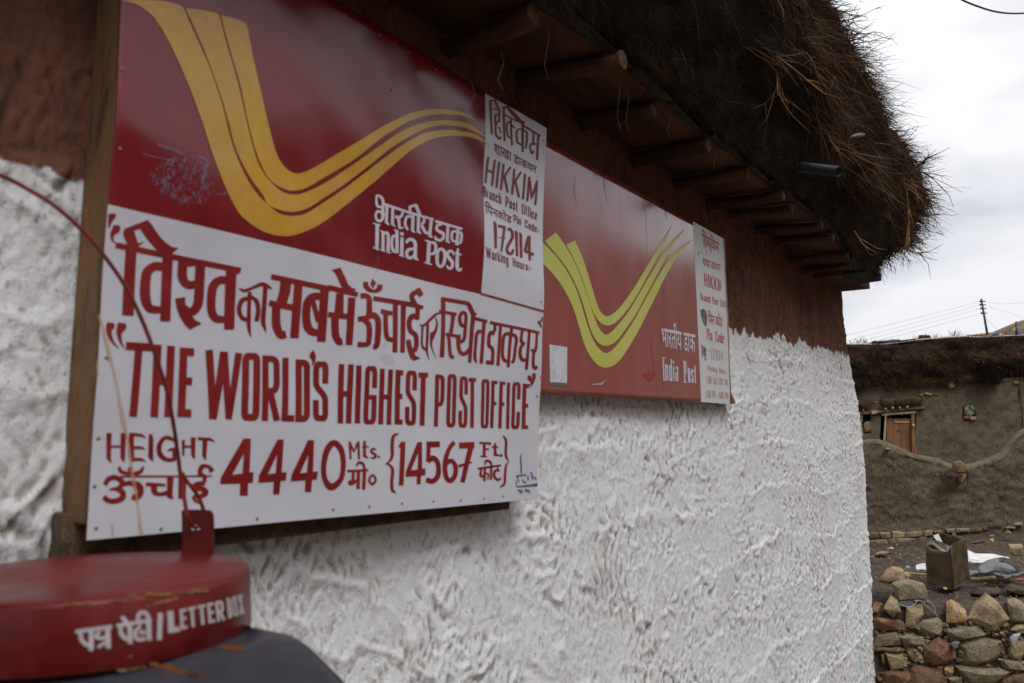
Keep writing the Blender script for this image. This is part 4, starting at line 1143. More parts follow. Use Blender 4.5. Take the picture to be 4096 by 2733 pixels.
# India Post
f = Flat(e1)
f.draw('IP', '''
r 236,105,24 312,142,46 352,220,52 352,330,54 345,440,54
r 236,110,36 232,200,42 245,285,46 290,322,42 335,312,30
r 340,425,44 255,398,44 222,465,42 238,545,46 295,572,46 345,525,52 350,440,54
s 355,445,38 425,455,38
s 425,285,52 413,590,52 465,645,20
s 528,310,50 520,620,52 572,678,14
s 378,272,46 820,418,42 1245,545,42
r 705,385,40 695,460,46 640,508,54 565,490,48
r 625,515,48 640,600,52 652,688,46 722,692,18
s 892,460,56 884,735,56 928,780,16
r 862,490,42 790,490,48 756,560,46 756,650,50 805,735,36
s 988,465,52 985,760,54 1040,800,16
s 842,450,42 828,320,42
s 815,322,42 948,282,42
r 940,285,52 965,360,54 1010,460,60
r 1085,505,40 1082,590,46 1040,630,50
r 1040,635,48 1080,715,52 1120,778,50 1185,782,44
s 1208,540,52 1190,835,54 1242,868,14
s 1278,575,46 1755,715,42
r 1392,630,42 1312,655,46 1312,730,50 1372,768,56 1425,805,52 1420,880,50 1370,915,50 1300,890,48 1283,838,24
s 1502,645,52 1494,930,54 1545,965,14
s 1682,700,50 1665,1005,56
r 1655,762,42 1590,762,44 1570,840,44 1590,920,42 1655,940,38
r 1690,762,38 1738,795,42 1742,880,44 1725,960,40 1690,975,24
s 245,620,62 232,1062,68
s 172,612,26 302,652,28
s 163,1042,28 272,1088,28
s 352,755,56 345,1095,60
s 300,742,24 372,775,30
r 370,795,42 425,785,52 445,860,56 440,1115,60
s 300,1082,24 385,1115,24
s 408,1125,24 495,1140,18
r 605,850,40 535,842,48 508,915,52 510,1030,52 540,1105,52 605,1122,42
s 602,735,56 600,1145,60
s 545,725,20 610,745,26
s 692,862,62 686,1185,62
s 692,770,58 690,832,58
s 640,1180,26 742,1210,18
r 772,965,48 800,912,52 870,900,56 930,960,62 936,1100,62 938,1225,60 998,1270,16
r 905,1062,44 805,1088,56 776,1160,58 808,1222,56 875,1222,50 920,1170,40
s 1182,938,62 1172,1322,66
s 1108,912,26 1212,945,30
s 1108,1305,28 1242,1348,24
r 1205,948,38 1280,970,52 1302,1050,54 1280,1138,50 1205,1160,38
c 1395,1068,50 1455,1120,56 1468,1230,58 1442,1345,54 1390,1382,48 1342,1330,56 1330,1200,58 1345,1105,52 1395,1068,50
r 1622,1182,24 1595,1120,42 1535,1110,48 1508,1170,52 1550,1240,58 1602,1310,58 1590,1398,52 1540,1412,46 1503,1360,24
r 1688,1055,22 1685,1140,52 1683,1300,60 1690,1410,58 1730,1450,48 1765,1408,28
s 1638,1140,36 1748,1175,32
''')
f.make('white_lettering', sign1, 'pale_paint')
# right-hand strip lettering
f = Flat(e1)
f.draw('S1', '''
s 288,175,38 296,705,36
s 268,182,26 365,168,26
r 355,165,32 392,260,34 440,355,26
s 318,300,20 400,322,20
s 425,330,32 425,500,32
s 440,400,24 355,402,26
s 362,400,30 358,560,30
r 432,505,28 385,520,30 362,600,34 368,715,36 420,775,38 448,740,22
r 400,600,20 432,612,24 440,690,24
s 495,290,34 500,815,34
s 472,292,30 550,270,30
p 510,265 555,262 660,375 760,490 822,518 775,560 700,510 600,390
s 505,400,22 690,505,22
s 602,470,32 618,885,30
r 602,522,24 550,530,28 540,640,30 560,740,30 608,762,24
s 615,560,24 662,612,20
s 780,545,36 785,985,36
r 770,622,26 702,640,28 690,740,32 712,840,32 775,870,26
r 790,642,26 842,685,30 846,800,30 832,935,28
s 775,565,30 1055,738,28
s 945,670,32 948,880,30
r 950,862,22 905,862,26 900,940,28 930,1005,30 952,960,26
s 940,850,24 1015,870,22
s 1022,715,36 1008,1108,34
''')
f.font('S1', (328, 838), (1008, 1218), (1000, 1325), (335, 1010), '\u0936\u093e\u0916\u093e \u0921\u093e\u0915\u0918\u0930')
f.font('S2', (175, 385), (592, 592), (585, 735), (180, 578), '\u093f\u092a\u0928\u0915\u094b\u0921')
f.text('N', (1938, 628), (2144, 722), (2138, 824), (1929, 733), 'HIKKIM', 9.5, .13)
f.text('N', (1924, 745), (2142, 845), (2142, 884), (1924, 788), 'Branch Post Office', 4.2, .13)
f.text('N', (2045, 859), (2154, 908), (2154, 938), (2046, 891), 'Pin Code:-', 3.6, .13)
f.text('N', (1924, 990), (2112, 1060), (2112, 1090), (1926, 1034), 'Working Hours:-', 4.0, .13)
f.draw('S2', '''
s 312,705,40 322,760,50 316,1110,42
s 365,770,42 482,790,44
s 470,785,46 400,1155,34
s 368,945,14 484,955,12
r 520,830,44 560,815,40 592,870,46 590,940,48 540,1020,50 498,1090,46 500,1165,46 560,1185,46 595,1120,40
s 640,840,30 655,870,44 650,1222,42
s 705,870,30 722,910,46 715,1245,44
s 850,915,56 845,1285,36
s 835,940,46 778,1140,46
s 770,1135,50 912,1200,46
''')
f.make('strip_lettering', sign1, 'line')['kind'] = 'stuff'
f = Flat(lambda x, y, e: s1(x, y, .0012 + e))
f.draw('C4', 'r 650,60,20 640,120,46 628,200,24\nr 700,350,14 715,365,20\nr 660,930,40 720,960,90 760,1010,40\nr 700,800,20 690,860,30')
f.make('smudge_mark', sign1, 'faint_smudge')['kind'] = 'stuff'
# stains and scuffs
f = Flat(lambda x, y, e: s1(x, y, .0013 + e))
f.draw('C5', 'r 140,20,16 175,150,30 205,280,26 250,480,16 292,700,34 325,830,20 360,1080,22 390,1250,16 415,1460,22')
f.make('rust_streak', sign1, 'rust_wash')
f = Flat(lambda x, y, e: s1(x, y, .0013 + e))
f.draw('C5', 'r 215,1380,8 220,1420,22 225,1478,14\nr 395,1390,8 405,1430,18 415,1470,10\nr 160,120,10 185,220,12 200,330,8\nr 130,300,6 125,360,16 128,420,6')
f.make('rust_stain', sign1, 'rust_wash')['kind'] = 'stuff'
f = Flat(lambda x, y, e: s1(x, y, .0013 + e))
for _ in range(700):
    a = random.uniform(980, 1455); b = random.uniform(1080, 1440)
    if ((a - 1240) / 240) ** 2 + ((b - 1270) / 180) ** 2 > 1: continue
    if b > 1150 + (a - 970) * .75 + 80: continue
    an = random.uniform(0, 3.14); ln = random.uniform(5, 22)
    f.draw('C1', 's %f,%f,3 %f,%f,%f' % (a, b, a + math.cos(an) * ln, b + math.sin(an) * ln, random.uniform(2, 8)))
for _ in range(46):
    a = random.uniform(1000, 1400); b = random.uniform(1100, 1400)
    if ((a - 1240) / 215) ** 2 + ((b - 1260) / 165) ** 2 > 1: continue
    f.draw('C1', 'r %f,%f,4 %f,%f,%f %f,%f,4' % (a, b, a + random.uniform(-12, 16), b + 22, random.uniform(8, 20), a + random.uniform(-26, 26), b + random.uniform(35, 60)))
f.draw('C1', 'r 1060,1025,14 1150,1050,22 1250,1095,16\nr 1330,1095,20 1400,1130,26 1385,1220,26 1370,1300,14\nr 955,1085,12 1050,1110,8 1170,1130,12\ns 1470,1365,8 1560,1360,12')
f.make('scratched_patch', sign1, 'scuff')['kind'] = 'stuff'
# nails
nail_me = None
def nail(px, py, surf, parent, r=.0035, m='nail'):
    global nail_me
    if nail_me is None:
        V, F = tube([Vector((0, .001, 0)), Vector((0, -.0006, 0)), Vector((0, -.0012, 0))], [.0026, .0026, .0016], 8)
        nail_me = bpy.data.meshes.new('nail'); nail_me.from_pydata([tuple(v) for v in V], [], F); nail_me.materials.append(M[m])
    o = bpy.data.objects.new('nail', nail_me); COL.objects.link(o); o.parent = parent; o.location = surf(px, py, .0012)
for px, py in [q('H8', 1475, 905), q('H8', 2170, 825), q('H8', 578, 1000), q('C6', 150, 1330), q('C6', 445, 1305), q('C6', 715, 1280), q('C6', 975, 1262), q('C6', 1205, 1255), q('C6', 1408, 1242), q('C6', 1572, 1222),
               q('C5', 115, 1420), q('C5', 108, 1145), q('C5', 135, 830), q('C5', 185, 300), q('C1', 825, 495), q('C1', 805, 1050), q('C2', 640, 118), q('C2', 875, 255), q('C2', 980, 320), q('C2', 1072, 380), q('C2', 1272, 495), q('C2', 965, 635),
               q('C6', 1858, 385), q('C4', 2065, 455), q('C4', 2040, 1275), q('C2', 2022, 985), q('C6', 1880, 230)]:
    nail(px, py, s1, sign1)
# wooden frame behind
def batten(P, Q_, w, d, name='batten', m='wood'):
    pass
bl = on_wall(331, 2161, -.076); tl = on_wall(512, -483, -.076)
tr = on_wall(2173, 514, -.076); br = on_wall(2141, 1996, -.076)
def bar_xz(a, b, wid, y0, y1, name, m, parent):
    """bar between a and b (on the facade plane) widened by wid in +n, from depth offset y0 to y1"""
    d = (b - a).normalized(); n = Vector((0, -1, 0)).cross(d).normalized()
    Y = lambda off, p: Vector((p.x, off - BAT * (1.7 - p.z), p.z))
    P = [a, b, b + n * wid, a + n * wid]
    V, F = hexa([Y(y0, p) for p in P] + [Y(y1, p) for p in P])
    return bev(mesh(name, V, F, parent, m), .003)
nn_ = 1
o = bar_xz(bl + Vector((.002, 0, .02)), tl + Vector((.002, 0, 0)), -.035, -.078, .0, 'frame_batten', 'wood', sign1)
bar_xz(tr + Vector((-.04, 0, -.01)), br + Vector((-.04, 0, .05)), -.035, -.078, -.01, 'frame_batten', 'wood', sign1)
bl2 = on_wall(212, 2062, -.035); br2 = on_wall(2034, 1960, -.035)
bar_xz(on_wall(238, 2262, -.04), on_wall(2034, 2037, -.04), .07, -.045, .01, 'frame_batten', 'wood_dark', sign1)
bar_xz(tl + Vector((.03, 0, -.045)), tr + Vector((-.03, 0, -.045)), .04, -.078, -.01, 'frame_batten', 'wood_dark', sign1)

# ================================================================== SIGN 2
def w2(x, z): return float(.0010 * per(x * 2.1 + 4, z * 1.6, 95) + .0004 * per(x * 7, z * 5, 96)) + .002
def s2(px, py, e=0.0):                       # hangs plumb, clear of the leaning wall
    p = on_y(px, py, -.042); return Vector((p.x, p.y - w2(p.x, p.z) - e, p.z))
sign2 = thing('faded_signboard', 'faded red metal signboard with lime green swoosh, hung behind the big signboard', 'signboard')
# extend the board behind sign 1 along its edges
TL2, TR2, BR2, BL2 = (2112, 527), (2893, 955), (2921, 1616), (2105, 1576)
pnl2 = patch('panel', sign2, 'sign2_red', s2, 'N', TL2, TR2, BR2, BL2, 50, 40, 0)
sd_ = pnl2.modifiers.new('solid', 'SOLIDIFY'); sd_.thickness = .002; sd_.offset = -1
patch('white_strip', sign2, 'strip2', s2, 'P2', (1143, 68), (1368, 195), (1418, 1416), (1203, 1398), 10, 30, .0005)
# folded rim on the right
V = []; F = []
e_ = [q('P2', *p) for p in ((1365, 192), (1372, 400), (1385, 650), (1398, 900), (1408, 1200), (1420, 1412))]
for p in e_:
    a = s2(p[0], p[1], .0012); V += [a, a + Vector((.010, -.002, 0)), a + Vector((.014, .012, 0)), a + Vector((.013, .034, 0))]
for i in range(len(e_) - 1):
    for k in range(3): F.append((i * 4 + k, (i + 1) * 4 + k, (i + 1) * 4 + k + 1, i * 4 + k + 1))
o = mesh('folded_rim', V, F, sign2, 'metal_edge', True); o.modifiers.new('s', 'SOLIDIFY').thickness = .001
o = slab([s2(*q('P2', a, b), .002) for a, b in ((1412, 1340), (1430, 1350), (1455, 1400), (1450, 1412), (1415, 1416))], .02, Vector((0, 1, 0)), 0, 'rusty_corner', sign2, 'rust')
def rib2(s, **k):
    pts = []
    for t in s.split():
        x, y, w = map(float, t.split(',')); a = q('P2', x, y); pts.append(np.array([a[0], a[1], w / CR['P2'][2]]))
    P = catmull(pts, 6); f = Flat(lambda x, y, e: s2(x, y, .0010))
    f.stroke(subdiv(P, 12)); f.make('swoosh_stripe', sign2, 'lime')
rib2('205,150,80 237,223,74 288,325,66 335,445,54 376,570,50 408,675,48 438,745,50 473,785,60 512,801,68 560,780,62 620,722,54 700,610,48 780,475,40 850,350,33 910,240,25 950,168,14 985,100,2'.replace('205,150,80 ', ''))
rib2('88,181,104 165,280,92 235,385,74 295,510,58 345,645,50 380,755,52 413,850,60 450,915,72 495,944,82 545,925,76 610,855,64 690,745,56 760,625,50 830,498,44 900,372,36 960,270,28 1020,190,20 1082,128,2')
rib2('-30,250,120 30,300,112 115,388,104 190,490,90 250,600,78 295,720,64 330,835,62 367,945,70 410,1025,84 460,1078,100 505,1091,108 560,1065,95 630,980,80 710,855,68 780,725,60 850,590,54 910,475,47 970,375,40 1030,290,30 1090,238,16 1138,205,2')
e2 = lambda x, y, e: s2(x, y, .0010 + e)
f = Flat(e2)
f.font('J1', (82, 165), (618, 268), (622, 690), (100, 575), '\u092d\u093e\u0930\u0924\u0940\u092f \u0921\u093e\u0915', .014)
f.text('J1', (108, 745), (345, 792), (352, 1122), (120, 1100), 'India', 20, .14)
f.text('J1', (430, 795), (625, 858), (634, 1148), (445, 1138), 'Post', 21, .14)
f.draw('J1', 's 100,748,16 150,755,16\ns 112,1098,18 165,1106,18\ns 435,1130,18 485,1140,18')
f.make('white_lettering', sign2, 'pale_paint')
f = Flat(e2)
f.font('J2', (166, 138), (442, 300), (445, 592), (200, 472), '\u093f\u0939\u0915\u094d\u093f\u0915\u092e', .02)
f.font('J2', (185, 595), (468, 708), (465, 825), (195, 715), '\u0936\u093e\u0916\u093e \u0921\u093e\u0915\u0918\u0930')
f.text('J2', (205, 830), (438, 925), (438, 1110), (220, 1040), 'HIKKI', 15, .16)
f.text('J2', (150, 1142), (545, 1275), (545, 1382), (155, 1255), 'Branch Post Offi', 8.5, .13)
f.text('J1', (800, 290), (1068, 370), (1072, 528), (808, 470), 'Pin Code', 11, .13)
f.font('J1', (812, 2), (1045, 75), (1045, 272), (830, 222), '\u093f\u092a\u0928 \u0915\u094b\u0921', .016)
f.make('strip_lettering', sign2, 'red2')['kind'] = 'stuff'
f = Flat(e2)
f.text('J2', (445, 925), (478, 945), (478, 1132), (440, 1115), 'M', 14, .1)
f.text('J1', (855, 605), (1050, 640), (1050, 800), (870, 785), '172114', 12, .22)
f.text('J1', (810, 868), (1098, 932), (1102, 1005), (815, 950), 'Working Hours', 10, .12)
f.text('J1', (795, 1035), (1130, 1085), (1132, 1190), (800, 1155), '7:00 AM-7:30 AM', 9, .14)
f.text('J1', (795, 1260), (1138, 1292), (1138, 1395), (800, 1375), '1:30 PM- 4:00 PM', 9, .14)
f.make('faded_lettering', sign2, 'red2_pale')['kind'] = 'stuff'
f = Flat(e2)
f.draw('J1', 'p 700,0 745,-20 790,20 805,100 800,255 770,250 740,200 720,130 705,80')
f.make('grey_smudge', sign2, 'smudge')
f = Flat(e2)
f.draw('J1', 'p 712,530 745,560 750,640 740,750 725,740 718,640\np 765,740 790,740 798,800 770,790'); f.make('pink_scrap', sign2, 'pink')
f = Flat(lambda x, y, e: s2(x, y, .0012 + e))
f.draw('J1', 'p 750,570 790,600 792,700 775,745 748,690'); f.make('dark_scrap', sign2, 'smudge')
f = Flat(e2)
f.draw('P1', '''
s 600,430,6 625,450,14 640,460,5
r 705,435,6 700,490,16 715,600,10 730,700,5
r 445,470,6 435,600,10 460,720,5
s 1035,660,4 1060,680,6
r 1055,715,8 1075,820,6 1085,1000,5 1090,1150,3
r 1250,740,8 1255,790,16 1265,850,4
s 660,660,4 690,780,6
r 1610,975,8 1625,960,10
r 1545,1165,14 1550,1145,6
r 210,1235,4 215,1250,8
''')
f.draw('P2', '''
r 840,900,6 835,1020,8 855,1180,10
r 1050,770,4 1040,820,7
s 490,1200,8 492,1290,10
s 920,1200,5 918,1300,7
''')
f.draw('J2', 'r 125,495,10 118,530,24 112,570,8\nr 165,490,8 170,530,16\nr 240,460,14 240,540,18\ns 262,185,10 258,210,14\ns 440,600,6 442,650,5\nr 330,300,4 380,310,6 430,350,4\nr 340,420,14 345,450,22')
f.make('grime_mark', sign2, 'grime')['kind'] = 'stuff'
f = Flat(e2); f.draw('P2', 'p 770,1190 870,1180 880,1195 825,1258 790,1225\ns 815,1158,10 830,1190,18'); f.make('orange_stain', sign2, 'orange')
f = Flat(e2); f.draw('P2', 's 395,1270,6 470,1265,14 495,1240,8'); f.make('scraped_mark', sign2, 'plastic')
# sticker
stk = thing('paper_sticker', 'small pale paper sticker low on the left of the faded signboard', 'sticker')
patch('paper', stk, 'sticker', s2, 'P2', (80, 975), (212, 995), (210, 1258), (85, 1250), 8, 10, .0012)
patch('dark_band', stk, 'sticker_bar', s2, 'P2', (85, 1250), (210, 1258), (210, 1282), (88, 1274), 8, 3, .0012)
f = Flat(lambda x, y, e: s2(x, y, .0016 + e))
for _ in range(80):
    a = random.uniform(92, 200); b = random.uniform(995, 1240)
    if 118 < a < 172 and 1070 < b < 1190: continue
    f.draw('P2', 's %f,%f,%f %f,%f,4' % (a, b, random.uniform(2, 6), a + random.uniform(-7, 7), b + random.uniform(-9, 9)))
f.make('printed_specks', stk, 'sticker_mark')['kind'] = 'stuff'
# small screw row left of strip
for p in ((1160, 90), (1162, 700), (1180, 1300)): nail(*q('P2', *p), s2, sign2)

# ================================================================== LETTER BOX
HB = .16
box = thing('letter_box', 'round red letter box with black hood and wire bail, hanging in front of the wall', 'letter box')
# disc centre and radius from the rim as seen
cth = R(28.5); cdist = 1.027
bc = EYE + (Fh * math.cos(cth) - Rt * math.sin(cth)) * cdist; BR_ = .178
ztop = EYE.z - HB
def adjust_disc():
    """least squares of the circle through the back and front rim points"""
    pts = [(239, 1268), (376, 1273), (489, 1285), (120, 1273), (0, 1288), (560, 1300), (0, 1392), (137, 1384), (325, 1360), (444, 1341), (545, 1316)]
    P = [on_z(a * 1.743, b * 1.743, ztop) for a, b in pts]
    A_ = np.array([[2 * p.x, 2 * p.y, 1] for p in P]); b_ = np.array([p.x ** 2 + p.y ** 2 for p in P])
    s, *_ = np.linalg.lstsq(A_, b_, rcond=None)
    return s[0], s[1], math.sqrt(s[2] + s[0] ** 2 + s[1] ** 2)
bx_, by_, br_ = adjust_disc()
print('DISC', bx_, by_, br_)
bc = EYE + Fh * .9438 - Rt * .4895
BCX, BCY, BRR = bc.x, bc.y, .1740
LH = .0
# lid height from right edge 140 px
dR = EYE + (Fh * math.cos(R(18.5)) - Rt * math.sin(R(18.5)))
dep_r = ((Vector((BCX, BCY, 0)) - Vector((EYE.x, EYE.y, 0))).dot(Fh))
LIDH = .0676; FLARE = .004
NSG = 128
def ringp(r_, z, a): return Vector((BCX + r_ * math.cos(a), BCY + r_ * math.sin(a), z))
def lathe(prof_, name, parent, m, n=NSG, capt=False, wob=0):
    V = []; F = []
    for (r_, z) in prof_:
        for k in range(n):
            a = 2 * math.pi * k / n
            V.append(ringp(r_ * (1 + wob * math.sin(a * 3 + 1) + wob * .6 * math.sin(a * 7)), z + wob * .02 * math.sin(a * 5), a))
    for i in range(len(prof_) - 1):
        for k in range(n): F.append((i * n + k, i * n + (k + 1) % n, (i + 1) * n + (k + 1) % n, (i + 1) * n + k)[::-1])
    if capt: F.append(tuple(range(n)))
    return mesh(name, V, F, parent, m, True)
zl = ztop - LIDH
lathe([(.0001, ztop + .004), (BRR * .5, ztop + .004), (BRR * .9, ztop + .0015), (BRR * .978, ztop), (BRR * .994, ztop - .0015), (BRR, ztop - .005), (BRR + FLARE * .5, ztop - LIDH * .5), (BRR + FLARE, zl + .002), (BRR + FLARE * .8, zl), (BRR * .93, zl)], 'lid', box, 'box_red', wob=.0008)
lathe([(BRR * .92, zl + .01), (BRR * .92, zl - .3), (.0001, zl - .3)], 'body', box, 'box_black')
def on_cyl(px, py, e=0.0, r_=None):
    d = ray(px, py); ox = EYE.x - BCX; oy = EYE.y - BCY
    rr = r_ or (BRR + FLARE * .5)
    for _ in range(3):
        R_ = rr + .0012 + e
        a = d.x ** 2 + d.y ** 2; b = 2 * (ox * d.x + oy * d.y); c = ox * ox + oy * oy - R_ * R_
        t = (-b - math.sqrt(max(b * b - 4 * a * c, 0))) / (2 * a)
        P = EYE + d * t
        if r_: break
        rr = BRR + FLARE * min(1, max(0, (ztop - P.z) / LIDH))
    return P
f = Flat(lambda x, y, e: on_cyl(x, y, e))
f.draw('LB', '''
s 150,522,46 582,462,46
r 215,530,46 222,610,52 270,665,50 335,680,46
s 338,510,60 336,745,58
r 440,520,44 395,580,46 460,600,40 520,575,36
s 415,705,36 510,640,36
s 530,475,62 540,718,58
s 635,452,44 1045,385,44
r 695,345,44 730,380,50 765,435,44
r 680,470,50 692,545,54 740,600,50 790,605,44
s 790,440,58 798,665,56
r 905,420,36 905,470,36 860,510,46 862,590,50 920,615,50 975,590,44
r 900,545,34 945,520,40 975,550,34
s 1010,400,60 1022,625,58
r 1025,400,44 985,310,50 925,295,50 885,350,48 900,405,36
s 1152,300,58 1137,618,58
s 1268,278,72 1278,530,72
s 1245,508,64 1380,488,60
''')
f.text('LB', (1375, 262), (1885, 148), (1912, 382), (1390, 498), 'ETTER', 36, .10)
f.text('LB', (1925, 128), (2112, 78), (2138, 305), (1950, 366), 'BOX', 23, .10)
f.make('lettering', box, 'box_text')
# chipped paint round the rims
f = Flat(lambda x, y, e: on_cyl(x, y, e - .0004))
for (x0, y0, x1, y1, w, n) in ((0, 205, 330, 175, 34, 12), (560, 140, 700, 165, 42, 5), (770, 100, 850, 95, 40, 5), (980, 75, 1260, 75, 50, 16), (990, 220, 1350, 120, 42, 14), (1420, 60, 1700, 30, 44, 12),
                             (650, 985, 980, 935, 44, 16), (1020, 905, 1100, 895, 24, 3), (1150, 985, 1420, 830, 40, 6), (1330, 860, 1560, 790, 26, 8), (1600, 770, 1850, 690, 24, 8), (760, 815, 830, 810, 24, 3)):
    for i in range(n):
        t = (i + random.random()) / n; x = x0 + (x1 - x0) * t; y = y0 + (y1 - y0) * t + random.uniform(-.25, .25) * w
        f.draw('LB', 's %f,%f,%f %f,%f,%f %f,%f,4' % (x - 22, y + 2, random.uniform(4, 14), x, y, random.uniform(.4, .95) * w, x + random.uniform(18, 40), y - 4))
f.make('chipped_paint', box, 'chip')['kind'] = 'stuff'
# hood
oc = [(579, 1449, 1.0), (600, 1446, 1.0), (632, 1450, .99), (666, 1459, .985), (702, 1480, .97), (735, 1510, .96), (793, 1568, .93), (850, 1640, .89), (860, 1760, .82), (760, 1900, .76), (560, 1980, .72), (300, 1980, .70), (60, 1900, .72)]
out3 = [at(a * 1.743, b * 1.743, dep_r * d_) for a, b, d_ in oc]
out3 = [Vector(p) for p in catmull([tuple(p) for p in out3], 5)]
a0_ = math.atan2(out3[0].y - BCY, out3[0].x - BCX)
a_in0 = math.atan2(EYE.y - BCY, EYE.x - BCX)                 # towards the camera
a_s = a_in0 + math.acos(BRR / math.hypot(EYE.x - BCX, EYE.y - BCY)) ; a_e = a_in0 - 1.15
V = []; NU_ = len(out3); nv = 14
for i, po in enumerate(out3):
    u = i / (NU_ - 1); an = a_s + (a_e - a_s) * u
    pi_ = Vector((BCX + BRR * .93 * math.cos(an), BCY + BRR * .93 * math.sin(an), zl - .002))
    for j in range(nv):
        v = j / (nv - 1); p = pi_.lerp(po, v)
        p.z += .012 * math.sin(math.pi * v) * (.3 + u) - .008 * math.exp(-((v - .45) / .18) ** 2) * math.exp(-((u - .18) / .16) ** 2)
        V.append(p)
o = npmesh('hood', np.array([tuple(v) for v in V]), gridF(NU_, nv), box, 'box_black'); o.modifiers.new('s', 'SOLIDIFY').thickness = .002
# rusty chips on the hood
chv = []
for (a, b) in ((1960, 740), (2040, 730), (1540, 1000), (1490, 1000), (1240, 975), (1330, 960)):
    px, py = q('LB', a, b)
    best = min(V, key=lambda p: (lambda s: (s[0] - px) ** 2 + (s[1] - py) ** 2)(((p - EYE).dot(Rt) / (p - EYE).dot(Fw) * FPX + W / 2, -(p - EYE).dot(Up) / (p - EYE).dot(Fw) * FPX + H / 2)))
    t = best + (EYE - best).normalized() * .002
    ww = random.uniform(.010, .017)
    P = [t + Rt * (math.cos(k * 1.047) * ww * random.uniform(.7, 1.1)) + Up * (math.sin(k * 1.047) * ww * .32) for k in range(6)]
    chv.append((P, [tuple(range(6))]))
Vc, Fc = join(*chv); mesh('rust_chip', Vc, Fc, box, 'rust')['kind'] = 'stuff'
# hanging tab
TD = dep_r * 1.19
tb = [(419, 1330), (418, 1190), (417, 1172), (424, 1170), (470, 1170), (484, 1172), (490, 1182), (491, 1215), (491, 1330)]
P = [at(a * 1.743, b * 1.743, TD) for a, b in tb]
hole = [at((449 + 11 * math.cos(t)) * 1.743, (1213 + 9 * math.sin(t)) * 1.743, TD) for t in [k * math.pi / 5 for k in range(10)]]
flat = P + hole
tri = tessellate_polygon([[Vector((p.dot(Rt), p.z, 0)) for p in P], [Vector((p.dot(Rt), p.z, 0)) for p in hole]])
o = mesh('hanging_tab', flat, tri, box, 'tab_red_shaded'); md = o.modifiers.new('s', 'SOLIDIFY'); md.thickness = .003; md.offset = 0
# bail wire
wp = [(-160, 372, .92), (-70, 380, .95), (0, 402, .97), (60, 432, .99), (125, 472, 1.0), (190, 530, 1.02), (245, 595, 1.04), (292, 665, 1.06), (328, 740, 1.08), (362, 830, 1.1), (385, 905, 1.12), (400, 985, 1.14), (409, 1050, 1.16), (416, 1105, 1.17), (424, 1150, 1.17), (430, 1185, 1.17), (440, 1204, 1.18), (449, 1212, 1.19), (456, 1206, 1.205), (464, 1190, 1.21), (466, 1168, 1.21), (455, 1140, 1.205), (440, 1118, 1.19), (427, 1102, 1.185), (418, 1085, 1.18)]
P = [at(a * 1.743, b * 1.743, dep_r * d) for a, b, d in wp]
P = [Vector(p) for p in catmull([tuple(p) for p in P], 5)]
V, F = tube(P, .0027, 10); mesh('bail_wire', V, F, box, 'box_wire', True)

# ================================================================== TERRACE, STONE WALL
def R2(px, py, dep): return at(px, py, dep)
# lateral coordinate helper
def lat(px, dep): p = at(px, 1743, dep); return (p - EYE).dot(Rt)
zt = lambda d: float(np.interp(d, [5.8, 6.05, 6.4, 7.0, 8.8, 12, 20], [.30, .40, .47, .50, .50, .55, .6]))
ds = np.concatenate([[5.93], np.linspace(5.98, 9.2, 90), np.linspace(9.6, 24, 20)])
ls = np.concatenate([np.linspace(-.5, 6.5, 210), np.linspace(6.8, 14, 20)])
DD, LL = np.meshgrid(ds, ls, indexing='ij')
ZZ_ = np.interp(DD, [5.8, 6.05, 6.4, 7.0, 8.8, 12, 24], [.36, .42, .47, .50, .52, .3, .2]) + .018 * fbm(DD * 2.5, LL * 2.5, 100) + .012 * fbm(DD * 9, LL * 9, 101)
ZZ_ = ZZ_ + .10 * sm(7.6, 8.5, DD) * sm(3.9, 5.2, LL)
ZZ_[0] = -.4
XYZ = np.array([EYE.x, EYE.y, 0])[None, None] + DD[..., None] * np.array(Fh)[None, None] + LL[..., None] * np.array(Rt)[None, None]
XYZ[..., 2] = ZZ_
o = npmesh('terrace', XYZ.reshape(-1, 3), gridF(len(ds), len(ls))[:, ::-1], None, 'terrace'); o['kind'] = 'structure'
def zter(px, py, d0=6.0, d1=9.0):
    """depth at which a pixel meets the terrace"""
    for d in np.linspace(d0, d1, 200):
        p = at(px, py, d)
        if p.z <= np.interp(d, [5.8, 6.05, 6.4, 7.0, 8.8, 12, 24], [.36, .42, .47, .50, .52, .3, .2]): return float(d)
    return d1
drywall = thing('dry_stone_wall', 'dry stone retaining wall of rough yellow and red stones below the rusty tin', 'stone wall')
V, F = hexa([at(2600, 2455, 5.965), at(4500, 2455, 5.965), at(4500, 3100, 5.965), at(2600, 3100, 5.965), at(2600, 2440, 6.25), at(4500, 2440, 6.25), at(4500, 3100, 6.25), at(2600, 3100, 6.25)])
mesh('earth_fill', V, F, drywall, 'mud_dark')
SD = 5.93
